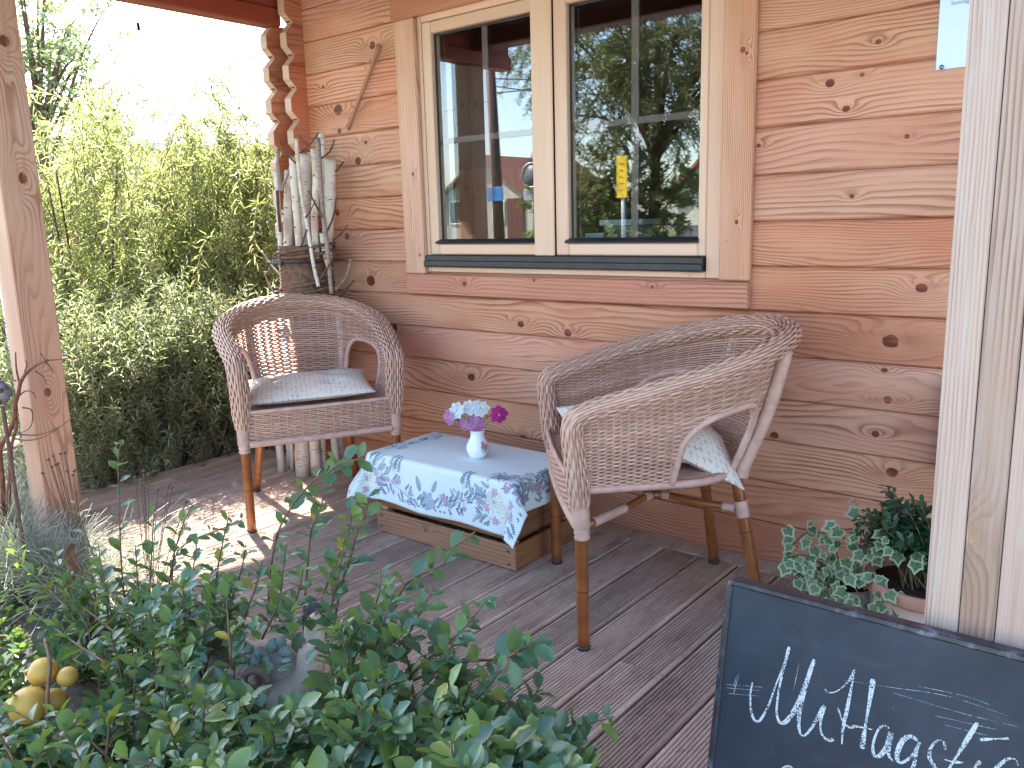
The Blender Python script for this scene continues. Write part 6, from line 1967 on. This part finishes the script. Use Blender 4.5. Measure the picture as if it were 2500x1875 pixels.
# dark blue car parked behind the hedge
car_m = plain('dark_blue_paint', (.012, .020, .062), .22, .5, .1, 6., coat=.8); tyre = plain('tyre', (.02, .02, .02), .85, .2, .1, 20.); rim_ = plain('alloy', (.45, .45, .47), .3, .5, .05, 20., metal=1.)
cglass = plain('car_glass', (.02, .025, .03), .06, .6, .1, 5.)
car = thing('parked_car', 'dark blue car parked beyond the hedge, glimpsed left of the porch post', 'car', (-7.9, 1.1, GZ))
def loft(secs, n=None):
    m = MB(); k_ = len(secs[0]); vs = [p for s_ in secs for p in s_]
    fs = [(i*k_+j, i*k_+(j+1) % k_, (i+1)*k_+(j+1) % k_, (i+1)*k_+j) for i in range(len(secs)-1) for j in range(k_)]
    fs += [tuple(range(k_))[::-1], tuple((len(secs)-1)*k_+j for j in range(k_))]; m.add(vs, fs); return m
def csec(y, hw_, z0, z1): return [(-hw_, y, z0), (-hw_*1.03, y, (z0+z1)/2), (-hw_*.93, y, z1), (hw_*.93, y, z1), (hw_*1.03, y, (z0+z1)/2), (hw_, y, z0)]
b_ = obj('body', loft([csec(-2.05, .60, .38, .62), csec(-1.95, .76, .25, .72), csec(-1.2, .84, .22, .88), csec(-.6, .85, .22, .94), csec(1.2, .85, .22, .96), csec(1.85, .80, .25, .94), csec(2.0, .68, .40, .80)]), car_m, car, True)
gh = [csec(-.95, .70, .90, .94), csec(-.25, .66, .92, 1.36), csec(.9, .66, .93, 1.40), csec(1.55, .62, .93, 1.28), csec(1.85, .60, .92, .97)]
obj('greenhouse', loft(gh), cglass, car, True)
rf_ = MB(); rf_.box(-.60, .60, -.22, 1.5, 1.37, 1.41, .012); obj('roof', rf_, car_m, car)
for y_ in (-1.3, 1.25):
    for s_ in (-1, 1):
        mb = MB(); mb.lathe([(.0, -.09), (.27, -.09), (.31, -.06), (.31, .06), (.27, .09), (0, .09)], 24, cap=False); w_ = obj('wheel', mb, tyre, car, True); w_.location = (s_*.78, y_, .31); w_.rotation_euler = (0, R_(90), 0)
        mb = MB(); mb.lathe([(0, .092), (.19, .092), (.20, .085)], 20, cap=False); mb.lathe([(.20, -.085), (.19, -.092), (0, -.092)], 20, cap=False); obj('rim', mb, rim_, w_, True)
for s_ in (-1, 1):
    mb = MB(); mb.ellipsoid((s_*.62, -1.98, .62), (.13, .05, .07), 10, 7); obj('headlight', mb, rim_, car, True)
    mb = MB(); mb.box(s_*.93-.07, s_*.93+.07, -.72, -.62, .92, 1.02, .02); obj('mirror', mb, car_m, car)
# white pole left of the post, pitted grey stone
pl = atx(22, 760, -3.75)
mb = MB(); mb.lathe([(.022, 0), (.022, 1.5), (.0, 1.51)], 16); mb2 = obj('white_pole', mb, plain('white_painted_pole', (.62, .68, .70), .4, .4, .06, 9.), None, True); mb2.location = (pl[0], pl[1], GZ)
tag(mb2, 'slim white painted pole standing left of the porch post', 'pole')
ss = aty(2, 960, -1.42); mb = MB(); mb.ellipsoid((0, 0, 0), (.032, .028, .036), 16, 12)
for i, v_ in enumerate(mb.v):
    k_ = 1+.12*math.sin(v_[0]*120)*math.sin(v_[2]*110+1); mb.v[i] = (v_[0]*k_, v_[1]*k_, v_[2]*k_)
sto = thing('pitted_stone', 'grey pitted ornamental stone on a stake at the left edge', 'stone', tuple(ss))
obj('stone', mb, plain('grey_stone', (.15, .135, .14), .95, .05, .35, 45., .8), sto, True)
mb = MB()
for x_, z_ in ((.010, .012), (-.010, -.010), (.0, -.022), (-.014, .016)): mb.ellipsoid((.022+x_*.55, -.016+x_*.8, z_), (.0065, .0065, .0075), 8, 6)
obj('pit', mb, M['ceiling'], sto, True); mb = MB(); mb.tube([(0, 0, -.04), (0, 0, GZ-ss[2])], .006, 8); obj('stake', mb, M['twig'], sto)
# small dark tag hanging from the side beam
tg = atx(338, 65, -3.13); hp = thing('hanging_tag', 'small dark tag hanging on a thread under the porch beam', 'tag', (tg[0], tg[1], tg[2]))
mb = MB(); mb.box(-.002, .002, -.006, .006, -.014, .014, .001); obj('plate', mb, M['black'], hp); mb = MB(); mb.tube([(0, 0, .014), (0, 0, 1.872-tg[2])], .0004, 4); obj('thread', mb, M['black'], hp)
# overhead cable at the upper left
p0, p1 = atx(-40, 10, -11.), atx(300, 62, -11.)
mb = MB(); mb.tube([p0+(p1-p0)*f for f in np.linspace(-2, 1.0, 12)], .009, 6); tag(obj('overhead_cable', mb, plain('pale_cable', (.5, .5, .5), .6, .3, .1, 5.)), 'thin overhead cable crossing the sky at the upper left', 'cable')

# ---------------------------------------------------------------- across the road (seen in the window panes)
tree('large spreading willow across the road, mirrored in the right window pane', (-6.75, -9.6, GZ), 2.3, (-6.7, -9.6, 4.0), (2.9, 2.0, 2.4), 900, .12, .022, dusk_leaf, 12, T_NARROW, 30, .13, 'trees round the house', 1.0, .5)
tree('dense leafy bush at the foot of the mirrored willow', (-6.9, -8.9, GZ), .5, (-6.9, -8.9, 1.2), (1.7, .9, 1.2), 460, .10, .04, dusk_leaf, 13, T_OVATE, 22, .06, 'trees round the house', .5)
tree('brownish tree beside the mirrored willow', (-4.6, -10.5, GZ), 1.5, (-4.9, -10.5, 2.8), (1.2, 1.0, 1.3), 170, .11, .05, leafmat('brown_leaf', [(0, (.16, .09, .03)), (1, (.10, .075, .03))], .6, .3, .2, (.2, .12, .03)), 14, T_OVATE, 20, .10)
beige = plain('beige_render', (.50, .43, .36), .9, .1, .08, 2.); tile = plain('red_brown_tiles', (.24, .10, .07), .85, .2, .25, 9., .4)
def gable(label, x0, x1, y, zw, za, dep, wm, rm, group='houses across the road'):
    o = thing('house', label, 'house', ((x0+x1)/2, y, GZ), 0, group); h = (x1-x0)/2
    mb = MB(); mb.prism([(-h, 0), (h, 0), (h, zw), (0, za-.05), (-h, zw)], 1, -dep, 0); obj('wall', mb, wm, o)
    mb = MB()
    for s_ in (-1, 1):
        mb.add([(s_*(h+.25), .25, zw-.18), (0, .25, za), (0, -dep-.2, za), (s_*(h+.25), -dep-.2, zw-.18), (s_*(h+.25), .25, zw-.06), (0, .25, za+.14), (0, -dep-.2, za+.14), (s_*(h+.25), -dep-.2, zw-.06)],
               [(0,1,2,3),(4,7,6,5),(0,4,5,1),(2,6,7,3),(0,3,7,4),(1,5,6,2)])
    obj('roof', mb, rm, o)
    return o
h1 = gable('beige gabled house with brown door across the road, mirrored in the left pane', -23.4, -18.6, -22., 1.9, 3.5, 6., beige, tile)
for x_, z0_, z1_, w_ in ((1.55, 0, 2.0, .40), (-1.2, 1.0, 2.0, .55), (.75, 1.0, 1.95, .3)):
    mb = MB(); mb.box(x_-w_, x_+w_, .001, .05, z0_+.1, z1_, .01); d_ = obj('door' if z0_ == 0 else 'window', mb, plain('brown_door_%g' % x_, (.13, .05, .04) if z0_ == 0 else (.75, .75, .73), .5, .3, .1, 8.), h1)
    if z0_: mb = MB(); mb.box(x_-w_+.06, x_+w_-.06, .051, .055, z0_+.16, z1_-.06); obj('pane', mb, cglass, d_)
h2 = gable('pale house with red tiled roof behind the mirrored willow', -15.6, -12.6, -27., 2.0, 3.6, 5., plain('cream_render', (.62, .58, .50), .9, .1, .06, 2.), plain('bright_red_tiles', (.42, .11, .07), .8, .2, .3, 12., .4))
mb = MB(); mb.box(.1, 1.1, .001, .05, .9, 1.9, .01); d_ = obj('window', mb, plain('white_window', (.75, .75, .73), .5, .3, .05, 8.), h2); mb = MB(); mb.box(.17, 1.03, .051, .055, .97, 1.83); obj('pane', mb, cglass, d_)
# utility pole with wires
up = thing('utility_pole', 'dark wooden utility pole with a blue plate, mirrored in the left pane', 'utility pole', (-11.95, -12., GZ))
mb = MB(); mb.tube([(0, 0, 0), (-.05, 0, 2), (-.14, 0, 4.5)], [.13, .115, .10], 12); obj('pole', mb, M['twig'], up, True)
mb = MB(); mb.box(-.22, .22, .12, .14, 1.62, 1.92, .005); obj('plate', mb, plain('blue_enamel', (.03, .16, .42), .4, .4, .05, 9.), up)
mb = MB()
for k_, (dx, dy, dz) in enumerate(((9., 1., -.3), (9., 2.2, -.9), (9., 3., .2), (-9., 1.5, 0.2))): mb.tube([(-.13+dx*f, dy*f, 4.2-.15*k_+dz*f-1.2*f*(1-f)) for f in np.linspace(0, 1, 10)], .014, 5)
obj('wire', mb, M['black'], up)
def street_sign(label, x, y, zc, kind):
    o = thing('road_sign', label, 'sign', (x, y, GZ)); zc -= GZ
    galv = plain('galvanised_%s' % kind, (.40, .42, .44), .4, .5, .08, 20., metal=.7)
    mb = MB(); mb.lathe([(.03, 0), (.03, zc+.1)], 10); obj('post', mb, galv, o, True)
    if kind == 'round':
        mb = MB(); mb.lathe([(0, .035), (.24, .035), (.25, .04), (.25, .055), (0, .055)], 28, cap=False); p_ = obj('disc', mb, plain('sign_back', (.10, .10, .12), .5, .4, .1, 9.), o, True); p_.rotation_euler = (R_(-90), 0, 0); p_.location = (0, 0, zc)
        mb = MB(); mb.tube([(.25*math.cos(a), .05, .25*math.sin(a)+zc) for a in np.linspace(0, 6.2832, 40)], .018, 6, False); obj('rim', mb, galv, o, True)
        mb = MB(); mb.box(-.22, .22, .035, .05, zc-.52, zc-.29, .005); obj('plate', mb, galv, o)
    else:
        mb = MB(); mb.box(-.085, .085, .032, .045, zc-.30, zc+.28, .006); p_ = obj('plate', mb, plain('yellow_plate', (.72, .48, .02), .45, .4, .05, 9.), o)
        mb = MB()
        for i in range(5): mb.box(-.035, .035-.012*(i % 3), .0455, .0462, zc+.16-.09*i, zc+.172-.09*i)
        obj('printed_mark', mb, M['black'], p_)
    return o
street_sign('round road sign with dark back and plate below, mirrored in the left pane', -11.05, -12.05, 1.98, 'round')
street_sign('narrow yellow sign plate on a grey post, mirrored in the right pane', -6.35, -8.0, 1.62, 'yellow')
wb = thing('white_board_sign', 'white folding board sign across the road, mirrored in the right pane', 'sign', (-6.1, -9.6, GZ))
for s_ in (-1, 1):
    mb = MB(); mb.box(-.24, .24, -.012, .012, 0, 1.05, .005); o = obj('panel', mb, pale, wb); o.location = (0, s_*.22, 0.02); o.rotation_euler = (R_(s_*11), 0, 0)
